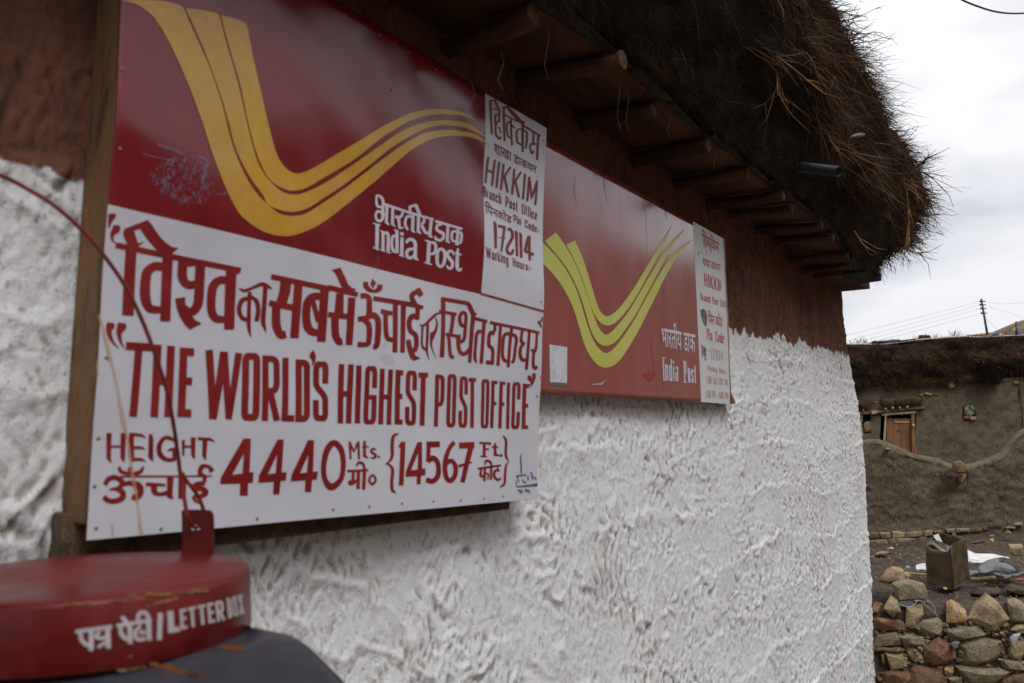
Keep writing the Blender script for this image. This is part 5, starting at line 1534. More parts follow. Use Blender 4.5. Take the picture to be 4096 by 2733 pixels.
stones = '''
a 310,280 345,165 400,115 460,118 500,170 550,240 545,330 500,410 440,405 350,340 315,300
e 150,255 250,265 225,325 150,335
a 640,250 720,240 860,245 1005,285 880,360 800,420 740,560 690,572 630,530 650,440
c 120,425 230,425 380,432 560,460 625,520 640,600 480,605 330,592 120,600
b 750,540 790,490 880,460 960,425 1090,410 1190,455 1220,520 1205,620 1160,680 980,695 880,672 800,610
d 1225,250 1295,215 1370,280 1500,325 1520,430 1500,490 1400,475 1300,490 1225,480
b 1225,590 1280,525 1380,545 1560,600 1680,520 1745,560 1790,660 1650,695 1470,720 1400,750 1280,770 1240,670
a 1510,430 1600,360 1650,260 1700,180 1810,110 1930,160 1975,230 1985,300 2135,435 2040,500 1920,590 1780,545 1640,480
b 2130,200 2250,190 2350,240 2450,330 2430,480 2300,470 2150,450 2140,320
a 2170,590 2230,510 2330,495 2450,510 2450,625 2300,630
b 150,640 330,615 490,625 530,700 550,800 420,810 240,830 150,820
b 525,680 640,660 720,680 870,690 930,750 915,815 760,825 620,825
e 150,860 280,840 520,835 630,870 600,905 330,905 150,900
a 320,915 400,900 500,895 625,900 640,1000 660,1060 640,1120 520,1150 420,1168 345,1155 360,1020
a 640,900 680,840 760,830 820,870 880,1000 830,1040 770,1055 700,1010
c 905,850 980,770 1090,705 1200,735 1290,810 1375,900 1395,990 1340,1070 1220,1080 1110,1085 1020,1105 930,1050 905,960
b 1405,790 1500,725 1680,705 1850,740 2000,750 2080,800 2070,930 2000,1010 1830,1075 1650,1085 1480,1090 1415,1050 1410,920
a 2130,880 2180,800 2270,745 2400,740 2400,900 2350,960 2290,1035 2190,1010 2120,960
b 2030,1020 2120,1010 2250,1050 2450,1090 2450,1190 2300,1185 2130,1160 2025,1110
d 1195,1160 1230,1110 1290,1100 1325,1140 1315,1210 1290,1265 1240,1270 1200,1230
b 1340,1110 1420,1090 1600,1115 1750,1130 1900,1160 2080,1155 2200,1190 2080,1265 1950,1320 1800,1400 1560,1400 1500,1300 1430,1240 1330,1215
e 705,1150 800,1110 900,1120 1060,1160 1190,1180 1215,1290 1210,1420 720,1420 715,1260
e 290,1210 420,1180 560,1190 700,1185 705,1300 700,1420 280,1420
b 1250,1290 1340,1270 1450,1260 1455,1400 1310,1420
e 2060,1300 2200,1230 2350,1210 2450,1200 2450,1420 2010,1420 1960,1400
e 270,930 320,940 335,1050 300,1075 260,1060
'''
for ln in stones.strip().splitlines():
    c_, rest = ln.split(None, 1)
    P = [at(*q('T6', *map(float, t.split(','))), SD + random.uniform(-.02, .03)) for t in rest.split()]
    rock(P[::2] if len(P) > 9 else P, .22, drywall, 'stone_' + c_, 'stone', .22, .035)
# rubble and packed soil in the joints
def rubble(n, x0, x1, y0, y1, dep, smin, smax, parent, name='rubble'):
    import bmesh
    bm = bmesh.new()
    for _ in range(n):
        c = at(random.uniform(x0, x1), random.uniform(y0, y1), dep + random.uniform(-.02, .03)); sz = random.uniform(smin, smax); vs = []
        for _ in range(9):
            v = Vector([random.gauss(0, 1) for _ in range(3)]).normalized(); vs.append(bm.verts.new(c + Vector((v.x, v.y, v.z * .7)) * sz))
        bmesh.ops.convex_hull(bm, input=vs)
    me = bpy.data.meshes.new(name); bm.to_mesh(me); bm.free()
    return me
for m_, n_ in (('stone_a', 260), ('stone_b', 300), ('stone_e', 260)):
    o = link('rubble', rubble(n_, 3400, 4300, 2490, 2760, 5.95, .010, .032, drywall), drywall, m_); o['kind'] = 'stuff'
# lower courses out of the frame
for r_ in range(3):
    x = 3380
    while x < 4500:
        w_ = random.uniform(90, 190); y0 = 2745 + r_ * 110
        P = [at(x + a * w_, y0 + b * 98, SD) for a, b in ((.04, .1), (.5, .02), (.95, .08), (.97, .6), (.9, .95), (.4, .98), (.05, .9), (.0, .5))]
        rock(P, .22, drywall, 'stone_' + random.choice('abce'), 'stone', .25, .05); x += w_ + 6
for r_ in range(4):
    x = 2640
    while x < 3420:
        w_ = random.uniform(80, 150); y0 = 2440 + r_ * 80
        P = [at(x + a * w_, y0 + b * 78, SD) for a, b in ((.04, .1), (.5, -.05), (.95, .08), (.97, .6), (.9, .95), (.4, .98), (.05, .9), (.0, .5))]
        rock(P, .22, drywall, 'stone_' + random.choice('aabce'), 'stone', .25, .05); x += w_ + 6
# litter wedged in the wall
for crop_, s_, m_, lb in (('T6', '1285,780 1350,755 1410,765 1395,830 1345,870 1310,840', 'glassy', 'crumpled clear plastic wedged above the big flat stone'),
                          ('T6', '800,840 840,830 880,870 875,910 840,900', 'glassy', 'dark scrap of plastic wedged left of the round red stone'),
                          ('T6', '2140,700 2200,650 2300,640 2260,700 2200,830 2160,820 2180,740', 'plastic', 'crumpled silver wrapper caught near the right of the stone wall')):
    o = rock(pp(crop_, s_, SD - .06), .03, None, m_, 'plastic_scrap', .3, .2); tag(o, lb, 'litter')
loose = (('T5', '235,965 290,890 340,820 420,785 520,800 580,830 610,900 600,950 480,975 380,1000 300,990', 'stone_o', 'craggy orange brown rock left of the rusty tin', 6.15, .16),
         ('T5', '590,850 660,845 690,880 670,950 610,950', 'stone_a', 'small tan stone tucked behind the craggy orange rock', 6.2, .08),
         ('T5', '445,1010 600,965 760,1020 880,1040 930,1130 925,1230 800,1215 640,1240 500,1250 490,1130', 'stone_b', 'flat grey block of stone lying below the craggy orange rock', 6.02, .16),
         ('T5', '1590,1140 1680,1090 1800,1080 2020,1105 2010,1150 1880,1190 1750,1200 1640,1190', 'terrace', 'low brown clod of dried earth right of the tin', 6.3, .12),
         ('T5', '2080,1090 2170,1030 2260,1060 2420,1090 2420,1170 2280,1160 2130,1140', 'terrace', 'dark brown clod of earth at the right edge of the frame', 6.3, .12),
         ('T5', '2140,450 2330,450 2345,560 2330,600 2180,595 2150,570', 'stone_a', 'pale squared stone lying right above the grey felt', 7.2, .15),
         ('T5', '1170,1065 1210,1060 1235,1085 1200,1100', 'stone_d', 'pebble at the front foot of the rusty tin', 6.2, .04),
         ('T5', '625,760 665,745 695,780 650,795', 'plastic', 'small grey pebble on the terrace left of the white rag', 6.9, .04),
         ('T5', '190,570 260,545 380,550 340,590 230,600', 'stone_b', 'flat grey slab at the foot of the yard wall', 7.9, .1),
         ('T5', '350,500 400,475 455,490 430,515', 'stone_d', 'bright tan stone at the foot of the yard wall', 8.1, .08),
         ('T5', '110,615 160,605 175,640 120,650', 'stone_o', 'orange pebble beside the whitewashed corner', 7.6, .05),
         ('T5', '1570,410 1680,385 1790,365 1830,395 1720,415 1620,425', 'mud_dark', 'long dark clod behind the white rag', 7.8, .1),
         ('T5', '1860,360 1905,350 1920,395 1875,405', 'stone_d', 'small tan stone behind the long dark clod', 7.9, .06),
         ('T5', '2060,285 2110,220 2170,260 2160,295', 'stone_c', 'pointed reddish stone on the bank at the yard wall', 8.3, .08),
         ('T5', '1850,305 1900,295 1925,310 1890,325', 'stone_a', 'flat yellow pebble on the bank', 8.2, .05))
for crop_, s_, m_, lb, dep, th in loose:
    o = rock(pp(crop_, s_, dep), th, None, m_, 'loose_stone' if 'clod' not in lb else 'earth_clod', .3, .07); tag(o, lb, 'stone' if 'clod' not in lb else 'clod')
# tin
tin = thing('rusty_tin', 'square rusty tin can with crushed open top on the terrace', 'tin can')
TDp = 6.40
def TP(x, y, d=0): return at(*q('T5', x, y), TDp + d)
FL, FM, FR_, BK = (945, 1015), (1320, 1080), (1560, 930), (1180, 900)
tl_, tm_, tr_, tb_ = (915, 430), (1290, 440), (1500, 350), (1120, 265)
def wallface(a0, a1, b0, b1, da, db, nu=14, nv=20, dent=None):
    V = []
    for i in range(nu):
        u = i / (nu - 1)
        for j in range(nv):
            v = j / (nv - 1)
            x = (a0[0] * (1 - u) + a1[0] * u) * (1 - v) + (b0[0] * (1 - u) + b1[0] * u) * v
            y = (a0[1] * (1 - u) + a1[1] * u) * (1 - v) + (b0[1] * (1 - u) + b1[1] * u) * v
            d = da * (1 - u) + db * u
            if dent: x, y, d = dent(u, v, x, y, d)
            d += .006 * float(per(u * 3 + da * 9, v * 3, 110))
            V.append(TP(x, y, d))
    return V, gridF(nu, nv).tolist()
def dl(u, v, x, y, d):
    d += .035 * max(0, v - .80) / .2 * math.sin(math.pi * u) - .0; y += 75 * max(0, v - .86) / .14 * math.sin(math.pi * min(1, u * 1.1)); return x, y, d
fA = wallface(FL, FM, tl_, tm_, .10, -.06, dent=dl)
fB = wallface(FM, FR_, tm_, tr_, -.06, .12)
fC = wallface(FR_, BK, tr_, tb_, .12, .28)
fD = wallface(BK, FL, tb_, tl_, .28, .10)
V, F = join(fA, fB, fC, fD)
o = mesh('tin_wall', V, F, tin, 'can', True); o.modifiers.new('s', 'SOLIDIFY').thickness = .003
P = [TP(*FL, .10), TP(*FM, -.06), TP(*FR_, .12), TP(*BK, .28)]
mesh('tin_bottom', P, [(0, 1, 2, 3)], tin, 'can')
o = slab([TP(x, y, d) for x, y, d in ((925, 440, .09), (985, 365, .06), (1100, 375, .0), (1215, 430, -.06), (1290, 465, -.075), (1240, 535, -.075), (1150, 525, -.055), (1080, 470, -.02), (1000, 430, .04))], .004, None, 0, 'crushed_flap', tin, 'can_edge')
slab([TP(x, y, d) for x, y, d in ((1030, 300, .2), (1105, 275, .24), (1165, 395, .1), (1100, 385, .06), (1050, 340, .12))], .004, None, 0, 'torn_liner', tin, 'sheet')
Vt = []
for a, b, d0, d1 in (((1290, 440), (1500, 350), -.062, .118), ((1500, 350), (1120, 265), .12, .28), ((1120, 265), (920, 430), .28, .10)):
    Vt.append(tube([TP(*a, d0), TP(*b, d1)], .004, 6))
Vt.append(tube([TP(*FL, .098), TP(*FM, -.062)], .005, 6)); Vt.append(tube([TP(*FM, -.064), TP(*FR_, .118)], .005, 6)); Vt.append(tube([TP(*FM, -.066), TP(1310, 760, -.066), TP(*tm_, -.066)], .006, 6))
V, F = join(*Vt); mesh('rolled_seam', V, F, tin, 'can', True)
# cloths
def sheetpoly(crop_, rows, deps, name, m, label, cat, puff=.02, seed=1):
    """rows: list of strings (same count) from back/top to front/bottom"""
    RW = [[q(crop_, *map(float, t.split(','))) for t in r_.split()] for r_ in rows]
    n = max(len(r_) for r_ in RW); V = []
    def rs(P, k):
        P = np.array(P); d = np.r_[0, np.cumsum(np.hypot(*np.diff(P, axis=0).T))]; t = np.linspace(0, d[-1], k)
        return np.stack([np.interp(t, d, P[:, 0]), np.interp(t, d, P[:, 1])], 1)
    K = 28; RW = [rs(r_, K) for r_ in RW]; JJ = 8
    rr = []
    for a, b, da, db in zip(RW, RW[1:], deps, deps[1:]):
        for j in range(JJ):
            t = j / JJ; rr.append((a * (1 - t) + b * t, da * (1 - t) + db * t))
    rr.append((RW[-1], deps[-1]))
    for i, (P, d) in enumerate(rr):
        for k_, p in enumerate(P):
            V.append(at(p[0], p[1], d + puff * float(per(k_ * .31 + seed, i * .33, 120 + seed))))
    o = npmesh(name, np.array([tuple(v) for v in V]), gridF(len(rr), K), None, m)
    o.modifiers.new('s', 'SOLIDIFY').thickness = .006
    tag(o, label, cat); return o
sheetpoly('T5', ['1530,505 1640,560 1900,565 2000,590 2140,620', '1535,560 1650,600 1820,610 2000,600 2120,650', '1540,640 1700,650 1860,640 2000,620 2100,660', '1545,685 1700,700 1830,680 1900,660 1990,650'], [7.15, 7.05, 6.95, 6.9], 'white_sack', 'cloth_w', 'crumpled white sack lying behind and right of the rusty tin', 'sack', .015, 1)
sheetpoly('T5', ['780,730 850,705 915,700', '775,760 850,750 920,745', '790,800 860,790 925,800'], [6.95, 6.9, 6.85], 'white_rag', 'cloth_w', 'small white rag sticking out left of the rusty tin', 'rag', .004, 2)
sheetpoly('T5', ['1720,720 1830,650 1990,615 2130,640 2230,700', '1680,770 1800,740 1960,720 2120,760 2280,770', '1720,840 1800,840 1940,800 2150,850 2340,800'], [6.85, 6.7, 6.6], 'felt_sheet', 'felt', 'curled sheet of grey felt in front of the white sack', 'felt', .012, 3)
sheetpoly('T5', ['1985,620 2060,612 2150,640 2220,690 2280,760 2350,830', '2000,680 2070,690 2160,720 2210,760 2260,810 2300,850'], [6.62, 6.55], 'rubber_mat', 'rubber', 'dark inner side of a curled mat at the right of the grey felt', 'mat', .02, 4)
sheetpoly('T5', ['1555,805 1640,800 1750,815', '1560,880 1640,850 1720,825'], [6.7, 6.6], 'felt_scrap', 'felt', 'grey felt scrap at the right foot of the rusty tin', 'felt', .02, 5)
sheetpoly('T5', ['1900,835 2030,850 2130,880', '1950,865 2040,890 2140,905'], [6.55, 6.5], 'felt_scrap', 'felt', 'pointed grey felt scrap below the curled felt sheet', 'felt', .02, 6)
o = sheetpoly('T6', ['500,170 620,160 740,170', '560,220 650,230 740,215'], [5.86, 5.82], 'rubber_flap', 'rubber', 'dark rubber flap hanging under the flat grey block', 'rubber flap', .01, 7)
def wire_thing(name, pts, dep, r_, m, label, cat, crop_='T6'):
    P = [at(*q(crop_, a, b), dep if not isinstance(dep, (list, tuple)) else dep[i]) for i, (a, b) in enumerate(pts)]
    P = [Vector(p) for p in catmull([tuple(p) for p in P], 5)]
    V, F = tube(P, r_, 6); o = mesh(name, V, F, None, m, True); tag(o, label, cat); return o
wire_thing('plastic_strap', [(750, 160), (830, 155), (900, 210), (1000, 290), (1060, 340), (1105, 390)], 5.80, .0028, 'plastic', 'long grey strap trailing over the stones', 'strap')
wire_thing('plastic_strap', [(940, 150), (1000, 185), (1050, 250), (1060, 330), (1085, 375)], 5.82, .0026, 'plastic', 'grey strap looping right over the small tan stone', 'strap')
wire_thing('plastic_strap', [(500, 165), (530, 210), (610, 235), (700, 240), (760, 205), (800, 160)], 5.80, .003, 'plastic', 'pale edge cord of the dark rubber flap', 'cord')
wire_thing('wooden_stick', [(1560, 935), (1700, 935), (1930, 915)], 6.5, .016, 'lintel', 'brown stick lying right of the rusty tin', 'stick', 'T5')
wire_thing('wooden_stick', [(680, 850), (800, 860), (930, 870)], 6.45, .010, 'pale_wood', 'thin pale stick reaching left from the rusty tin', 'stick', 'T5')
wire_thing('dark_rope', [(2050, 925), (2120, 905), (2200, 880), (2260, 880), (2340, 850), (2420, 870)], 6.5, .014, 'smudge', 'dark rope across the rubbish at the right', 'rope', 'T5')
o = rock(pp('T5', '2240,940 2330,930 2400,925 2400,950 2300,960 2250,960', 6.42), .03, None, 'f_red', 'plastic_scrap', .3, .1); tag(o, 'red and white plastic scrap at the right frame edge', 'litter')

# ================================================================== YARD WALL (mud, wavy top)
def grid_wall(name, parent, cols, m, thick, rows=60, amp=.02, seed=0, top_round=.06, smooth=True):
    """cols: list of (px, ytop, ybot, depth)"""
    cols = np.array(cols, float)
    n = 300
    d = np.linspace(cols[0, 0], cols[-1, 0], n)
    yt = np.interp(d, cols[:, 0], cols[:, 1]); yb = np.interp(d, cols[:, 0], cols[:, 2]); dp = np.interp(d, cols[:, 0], cols[:, 3])
    V = []
    nr = rows + 8
    for i in range(n):
        T = at(d[i], yt[i], dp[i]); B = at(d[i], yb[i], dp[i])
        zt_ = T.z; zb = B.z
        for j in range(rows):
            t = j / (rows - 1); z = zb + (zt_ - top_round - zb) * t
            p = Vector((T.x, T.y, z)); s = (p - EYE).dot(Rt)
            h = amp * float(1) 
            V.append((p.x, p.y, p.z, s, z, 0))
        for j in range(8):
            a = (j + 1) / 8 * math.pi * .5; 
            V.append((T.x + Bk.x * (thick * .35) * (1 - math.cos(a)), T.y + Bk.y * (thick * .35) * (1 - math.cos(a)), zt_ - top_round + top_round * math.sin(a), (T - EYE).dot(Rt), zt_, 0))
    V = np.array(V)
    h = amp * fbm(V[:, 3] * 1.6 + seed, V[:, 4] * 1.6, 130 + seed, 5, .55) + amp * .35 * per(V[:, 3] * 14, V[:, 4] * 14, 131) + amp * .45 * per(V[:, 3] * 1.2, V[:, 4] * 9 + per(V[:, 3] * 2, V[:, 4], 5), 132) - amp * .8 * np.clip(per(V[:, 3] * 9, V[:, 4] * 16, 133) - .25, 0, 1)
    XY = V[:, :3] - np.array(Bk)[None] * h[:, None]
    XY[:, 2] += .4 * h * (np.arange(len(V)) % nr >= rows)
    # back
    G_ = XY.reshape(n, nr, 3)
    back = G_[:, -1:, :] + np.array(Bk)[None, None] * thick; bot = back.copy(); bot[..., 2] = G_[:, :1, 2]
    G_ = np.concatenate([G_, back, bot], 1)
    return npmesh(name, G_.reshape(-1, 3), gridF(n, nr + 2)[:, ::-1], parent, m, smooth)
yard = thing('yard_wall', 'mud yard wall with a dipping rounded top and a stone footing', 'mud wall')
prof_y = [(-1300, 1260), (-900, 1215), (-400, 1235), (0, 1225), (250, 1205), (275, 1198), (330, 1188), (400, 1190), (480, 1215), (560, 1245), (640, 1287), (720, 1312), (830, 1335), (900, 1352), (960, 1388), (1010, 1400), (1120, 1395), (1200, 1372), (1300, 1340), (1380, 1300), (1440, 1230), (1500, 1160), (1560, 1112), (1700, 1060), (2000, 1010)]
cols = []
for a, b in prof_y:
    px, py = q('V5', a, b); dep = 8.8 + (px - 3380) / 900 * .35
    yb = np.interp(px, [3380, 3700, 3850, 4100, 4500], [2130, 2120, 2105, 2080, 2060]); cols.append((px, py, yb + 90, dep))
grid_wall('mud_wall', yard, cols, 'mud', .35, amp=.03, seed=3)
# stone footing
foot = '''
e 100,262 170,255 240,262 240,345 110,345
a 255,262 330,255 400,258 420,300 400,340 280,345
a 428,245 500,240 612,262 610,325 520,340 440,338
b 632,265 720,248 850,238 878,285 860,328 740,330 640,325
a 888,240 960,228 1020,228 1015,300 900,318
b 105,375 200,362 355,362 365,452 250,455 130,462
e 370,350 410,345 412,415 380,432
b 412,350 480,345 498,430 440,430 410,400
b 495,348 640,338 775,338 785,450 640,452 530,452
e 780,340 808,335 800,372 785,375
e 812,335 930,325 930,450 805,452
e 100,470 160,468 165,510 105,515
b 172,465 290,458 285,498 180,500
e 300,460 380,462 400,490 310,495
e 450,450 550,458 555,490 470,488
e 110,520 200,508 195,545 115,550
b 1035,245 1110,225 1150,240 1140,262 1060,275
b 1215,215 1340,200 1350,255 1240,262
b 1365,205 1470,195 1560,205 1570,255 1450,262 1370,258
e 1580,215 1660,185 1735,190 1740,235 1650,255 1585,255
e 1745,180 1810,165 1825,215 1760,225
b 2070,190 2150,160 2230,180 2225,205 2110,212
b 2190,150 2240,115 2320,115 2330,155 2250,165
e 565,460 690,458 688,490 575,492
e 700,460 770,458 768,480 705,488
b 1350,262 1300,265 1310,300 1360,290
'''
def fdep(px): return 8.8 + (px - 3380) / 900 * .35 - .05
for ln in foot.strip().splitlines():
    c_, rest = ln.split(None, 1)
    P = [at(*q('T5', *map(float, t.split(','))), fdep(q('T5', *map(float, t.split(',')))[0])) for t in rest.split()]
    rock(P, .12, yard, 'stone_' + c_, 'stone', .10, .03)
o = slab(pp('T5', '1815,185 1840,165 2030,160 2035,210 1900,225 1820,215', 8.7), .05, None, .005, 'slate_piece', yard, 'slate')
for crop_, s_, m_, d in (('V5', '1000,1395 1005,1370 1060,1360 1110,1400 1100,1450 1050,1462 1010,1455', 'stone_e', 8.75), ('V5', '1045,1478 1070,1465 1102,1470 1098,1500 1070,1535 1050,1520', 'stone_c', 8.85), ('KD', '830,1240 880,1222 935,1225 930,1245 870,1262', 'stone_d', 8.8)):
    rock(pp(crop_, s_, d), .12, yard, m_, 'stone', .25, .05)
f = Flat(lambda x, y, e: at(x, y, 8.8 + (x - 3380) / 900 * .35 - .034 - e))
f.draw('V5', 'r 1114,1440,5 1117,1490,8 1108,1560,5 1088,1585,7\nr 340,1570,5 352,1600,6')
f.draw('T5', 'r 455,55,10 470,90,8 492,120,7 495,190,5\nr 110,225,14 130,232,10')
f.draw('N', 'r 3478,2028,1 3500,2022,3 3520,2026,2 3545,2019,3 3565,2030,1 3600,2024,2\nr 3640,2020,1 3662,2014,3 3700,2018,1 3720,2010,2 3760,2014,1')
f.make('crack', yard, 'crack')['kind'] = 'stuff'
# ================================================================== NEIGHBOUR HOUSE
mh = thing('mud_house', 'low mud house with brushwood roof edge and wooden door behind the yard wall', 'house')
HD = 16.0
hd = lambda px: HD + (px - 3380) / 900 * .8
def HP(crop_, x, y, o=0): a = q(crop_, x, y); return at(a[0], a[1], hd(a[0]) + o)
topl = [(-2900, 905), (60, 850), (115, 838), (250, 818), (400, 802), (520, 795), (700, 785), (850, 772), (1100, 760), (1300, 748), (1500, 730), (1700, 722), (1900, 722), (2050, 712), (2180, 695), (2350, 680), (2700, 650)]
# front with door and window openings: columns and rows snapped to the opening edges
def openwall():
    pxs = set(np.linspace(2500, 4300, 250).tolist())
    ops = [(q('KD', 735, 0)[0], q('KD', 1490, 0)[0], q('KD', 0, 440)[1], q('KD', 0, 1700)[1]), (q('KD', 245, 0)[0], q('KD', 530, 0)[0], q('KD', 0, 505)[1], q('KD', 0, 900)[1]), (q('V5', 1085, 0)[0], q('V5', 1183, 0)[0], q('V5', 0, 935)[1], q('V5', 0, 1038)[1])]
    pys = set(np.linspace(1500, 2050, 90).tolist())
    for a, b, c, d in ops: pxs |= {a, b}; pys |= {c, d}
    pxs = np.array(sorted(pxs)); pys = np.array(sorted(pys))
    tx = np.array([q('H4', a, b)[0] for a, b in topl]); ty = np.array([q('H4', a, b)[1] for a, b in topl])
    V = []; n = len(pxs); m_ = len(pys)
    for x in pxs:
        yt = np.interp(x, tx, ty)
        for y in pys:
            yy = max(y, yt); p = at(x, yy, hd(x)); V.append(p)
    V = np.array([tuple(v) for v in V]); s = V @ np.array(Rt); h = .035 * fbm(s * .9, V[:, 2] * .9, 140, 5, .5) + .012 * per(s * 7, V[:, 2] * 7, 141)
    X_, Y_ = np.meshgrid(pxs, pys, indexing='ij')
    near = np.zeros(X_.shape)
    V = V - np.array(Fh)[None] * h[:, None]
    F = []
    for i in range(n - 1):
        for j in range(m_ - 1):
            cx, cy = (pxs[i] + pxs[i + 1]) / 2, (pys[j] + pys[j + 1]) / 2
            if cy < np.interp(cx, tx, ty): continue
            if any(a < cx < b and c < cy < d for a, b, c, d in ops): continue
            a = i * m_ + j; F.append((a, a + 1, a + m_ + 1, a + m_))
    npmesh('front_wall', V, np.array(F), mh, 'mud')
    # reveals and dark inside
    for a, b, c, d in ops:
        dd_ = .45 if d - c > 60 else .18
        P = [at(x, y, hd(x) - .02) for x, y in ((a, c), (b, c), (b, d), (a, d))]; Q_ = [p + Fh * dd_ for p in P]
        mesh('opening', P + Q_, [(0, 1, 5, 4), (1, 2, 6, 5), (2, 3, 7, 6), (3, 0, 4, 7), (4, 5, 6, 7)], mh, 'dark' if dd_ > .3 else 'mud_dark')
openwall()
# body behind
P = [HP('H4', 60, 900, .5), HP('H4', 2700, 900, .5)]
p0, p1 = P[0], P[1]
b0 = [Vector((p.x, p.y, z)) for p in (p0, p1) for z in (-.4, 3.0)]
def rockpiece(crop_, s_, m_, o=-.03, th=.1, name='stone', bulge=.25):
    return rock([HP(crop_, *map(float, t.split(',')), o) for t in s_.split()], th, mh, m_, name, bulge, .05)
f = Flat(lambda x, y, e: at(x, y, hd(x) - .045 - e))
f.draw('V5', 'r 1522,745,8 1530,860,11 1545,960,6 1552,1110,9')
f.make('crack', mh, 'crack')['kind'] = 'stuff'
# rounded mud coping on top of wall
V = []; n = 220
tx = np.array([q('H4', a, b)[0] for a, b in topl]); ty = np.array([q('H4', a, b)[1] for a, b in topl])
for x in np.linspace(2500, 4300, n):
    y = np.interp(x, tx, ty); p = at(x, y, hd(x))
    for k in range(7):
        a = k / 6 * math.pi * .75; V.append(p + Vector((0, 0, -.09)) + Fh * (-.05 * math.sin(a * 1.33) + .06 * k / 6 * 1.6) + Vector((0, 0, .10 * math.sin(a * .9))))
V = np.array([tuple(v) for v in V]); s = V @ np.array(Rt); V[:, 2] += .015 * per(s * 5, s * 0, 150) + .006 * per(s * 25, s * 0, 151)
npmesh('coping', V, gridF(n, 7)[:, ::-1], mh, 'mud')
# ledge above the door
def ledge(pts_top, pts_bot, out, m, name):
    K = 60
    def rs(s): P = np.array([q('KD', *map(float, t.split(','))) for t in s.split()]); xx = np.linspace(P[0, 0], P[-1, 0], K); return xx, np.interp(xx, P[:, 0], P[:, 1])
    x1, y1 = rs(pts_top); x2, y2 = rs(pts_bot); V = []
    for i in range(K):
        a = at(x1[i], y1[i], hd(x1[i])); b = at(x2[i], y2[i], hd(x2[i]))
        for k in range(9):
            t = k / 8; p = a.lerp(b, t); o_ = out * math.sin(math.pi * min(1, t * .8 + .08)); V.append(p - Fh * (o_ + .02 * float(per(i * .7, k * .9, 160))))
        V.append(b + Fh * .05)
    npmesh(name, np.array([tuple(v) for v in V]), gridF(K, 10)[:, ::-1], mh, m)
    return V
lv = ledge('735,175 900,150 1200,140 1400,130 1570,150', '735,320 850,345 1000,335 1250,320 1450,300 1575,240', .16, 'mud_dark', 'mud_ledge')
lv2 = ledge('200,230 300,215 430,225 520,225', '200,360 300,375 430,370 520,300', .14, 'mud_dark', 'mud_ledge')
Pv = np.array([tuple(v) for v in lv + lv2]); sel = rng.integers(0, len(Pv), 2500)
Vr, Fr = ribbons(Pv[sel] + rng.normal(0, .015, (2500, 3)), rng.normal(0, .6, (2500, 3)) - np.array(Fh) * .6 - np.array([0, 0, .4]), rng.uniform(.03, .09, 2500), rng.uniform(.002, .004, 2500), np.zeros((2500, 3)), 2)
o = npmesh('ledge_straw', Vr, Fr, mh, 'lintel', False); o['kind'] = 'stuff'
def bx(crop_, s_, m_, name, o=-.04, th=.08, bv=.006, parent=None):
    P = [HP(crop_, *map(float, t.split(',')), o) for t in s_.split()]
    ob = slab(P, th, None, .002, name, parent or mh, m_); bev(ob, bv); return ob
bx('KD', '235,468 560,440 700,430 1000,425 1500,355 1655,345 1665,390 1400,415 1100,440 700,490 560,505 240,515', 'lintel', 'lintel_beam', -.10, .12)
bx('KD', '545,440 685,432 685,485 600,515 555,505', 'pale_wood', 'lintel_patch', -.12, .04)
bx('KD', '800,375 1500,310 1500,360 800,430', 'lintel', 'lintel_beam', -.02, .05)
for cx_, cy_, s_ in ((850, 397, 22), (997, 377, 27), (1145, 374, 24), (1302, 357, 26), (250, 432, 18), (383, 430, 18)):
    bx('KD', f'{cx_-s_},{cy_-s_} {cx_+s_},{cy_-s_} {cx_+s_},{cy_+s_} {cx_-s_},{cy_+s_}', 'pale_wood', 'joist_end', -.17, .2, .01)
bx('KD', '755,500 870,480 1100,465 1480,442 1487,495 1200,510 950,530 840,548 770,545', 'pale_wood', 'door_head', -.07, .08)
bx('KD', '828,552 872,548 848,1080 800,1080', 'pale_wood', 'door_post', -.06, .08)
dr = mesh('door', [HP('KD', 872, 590, .06), HP('KD', 1385, 590, .06), HP('KD', 1400, 1500, .06), HP('KD', 850, 1500, .06)], [(0, 1, 2, 3)], mh, 'dark')
for a, b, m_ in ((872, 1010, 'door'), (1014, 1160, 'door'), (1166, 1290, 'door'), (1294, 1392, 'door')):
    bx('KD', f'{a},{598+random.randint(-8,8)} {b},{600+random.randint(-8,8)} {b-4},1500 {a-8},1500', m_, 'door_board', .02, .035, .004, dr)
bx('KD', '1025,645 1360,655 1358,695 1022,690', 'pale_wood', 'door_rail', -.0, .03, .004, dr)
bx('KD', '1385,498 1460,498 1492,1500 1402,1500', 'door', 'door_post', -.05, .08)
kn = HP('KD', 1415, 745, -.07)
V, F = tube([kn, kn - Fh * .03, kn - Fh * .05], [.022, .035, .02], 12); mesh('door_knob', V, F, dr, 'plastic', True)
bx('KD', '1582,165 1636,165 1645,340 1585,345', 'chimney', 'iron_strip', -.04, .03, .003)
bx('KD', '320,510 368,508 372,560 350,700 375,850 422,1060 385,1060 350,870 325,700', 'pale_wood', 'window_post', -.02, .05)
for y in range(585, 1060, 62):
    bx('KD', f'240,{y} 322,{y-3} {330+(y-585)*.08},{y+52} 240,{y+54}', 'stone_e', 'wall_brick', .0, .06, .006)
rockpiece('KD', '385,720 420,680 500,655 545,700 545,820 500,880 430,890 385,850', 'lintel', -.02, .15, 'boulder', .3)
mesh('mud_pier', *hexa([HP('KD', 375, 900, -.01), HP('KD', 560, 900, -.01), HP('KD', 560, 1100, -.01), HP('KD', 375, 1100, -.01), HP('KD', 375, 900, .1), HP('KD', 560, 900, .1), HP('KD', 560, 1100, .1), HP('KD', 375, 1100, .1)]), mh, 'mud')
rockpiece('KD', '1540,95 1600,75 1642,85 1640,115 1590,135 1545,125', 'stone_b')
rockpiece('KD', '1655,72 1720,55 1830,90 1825,118 1740,118 1670,100', 'stone_d')
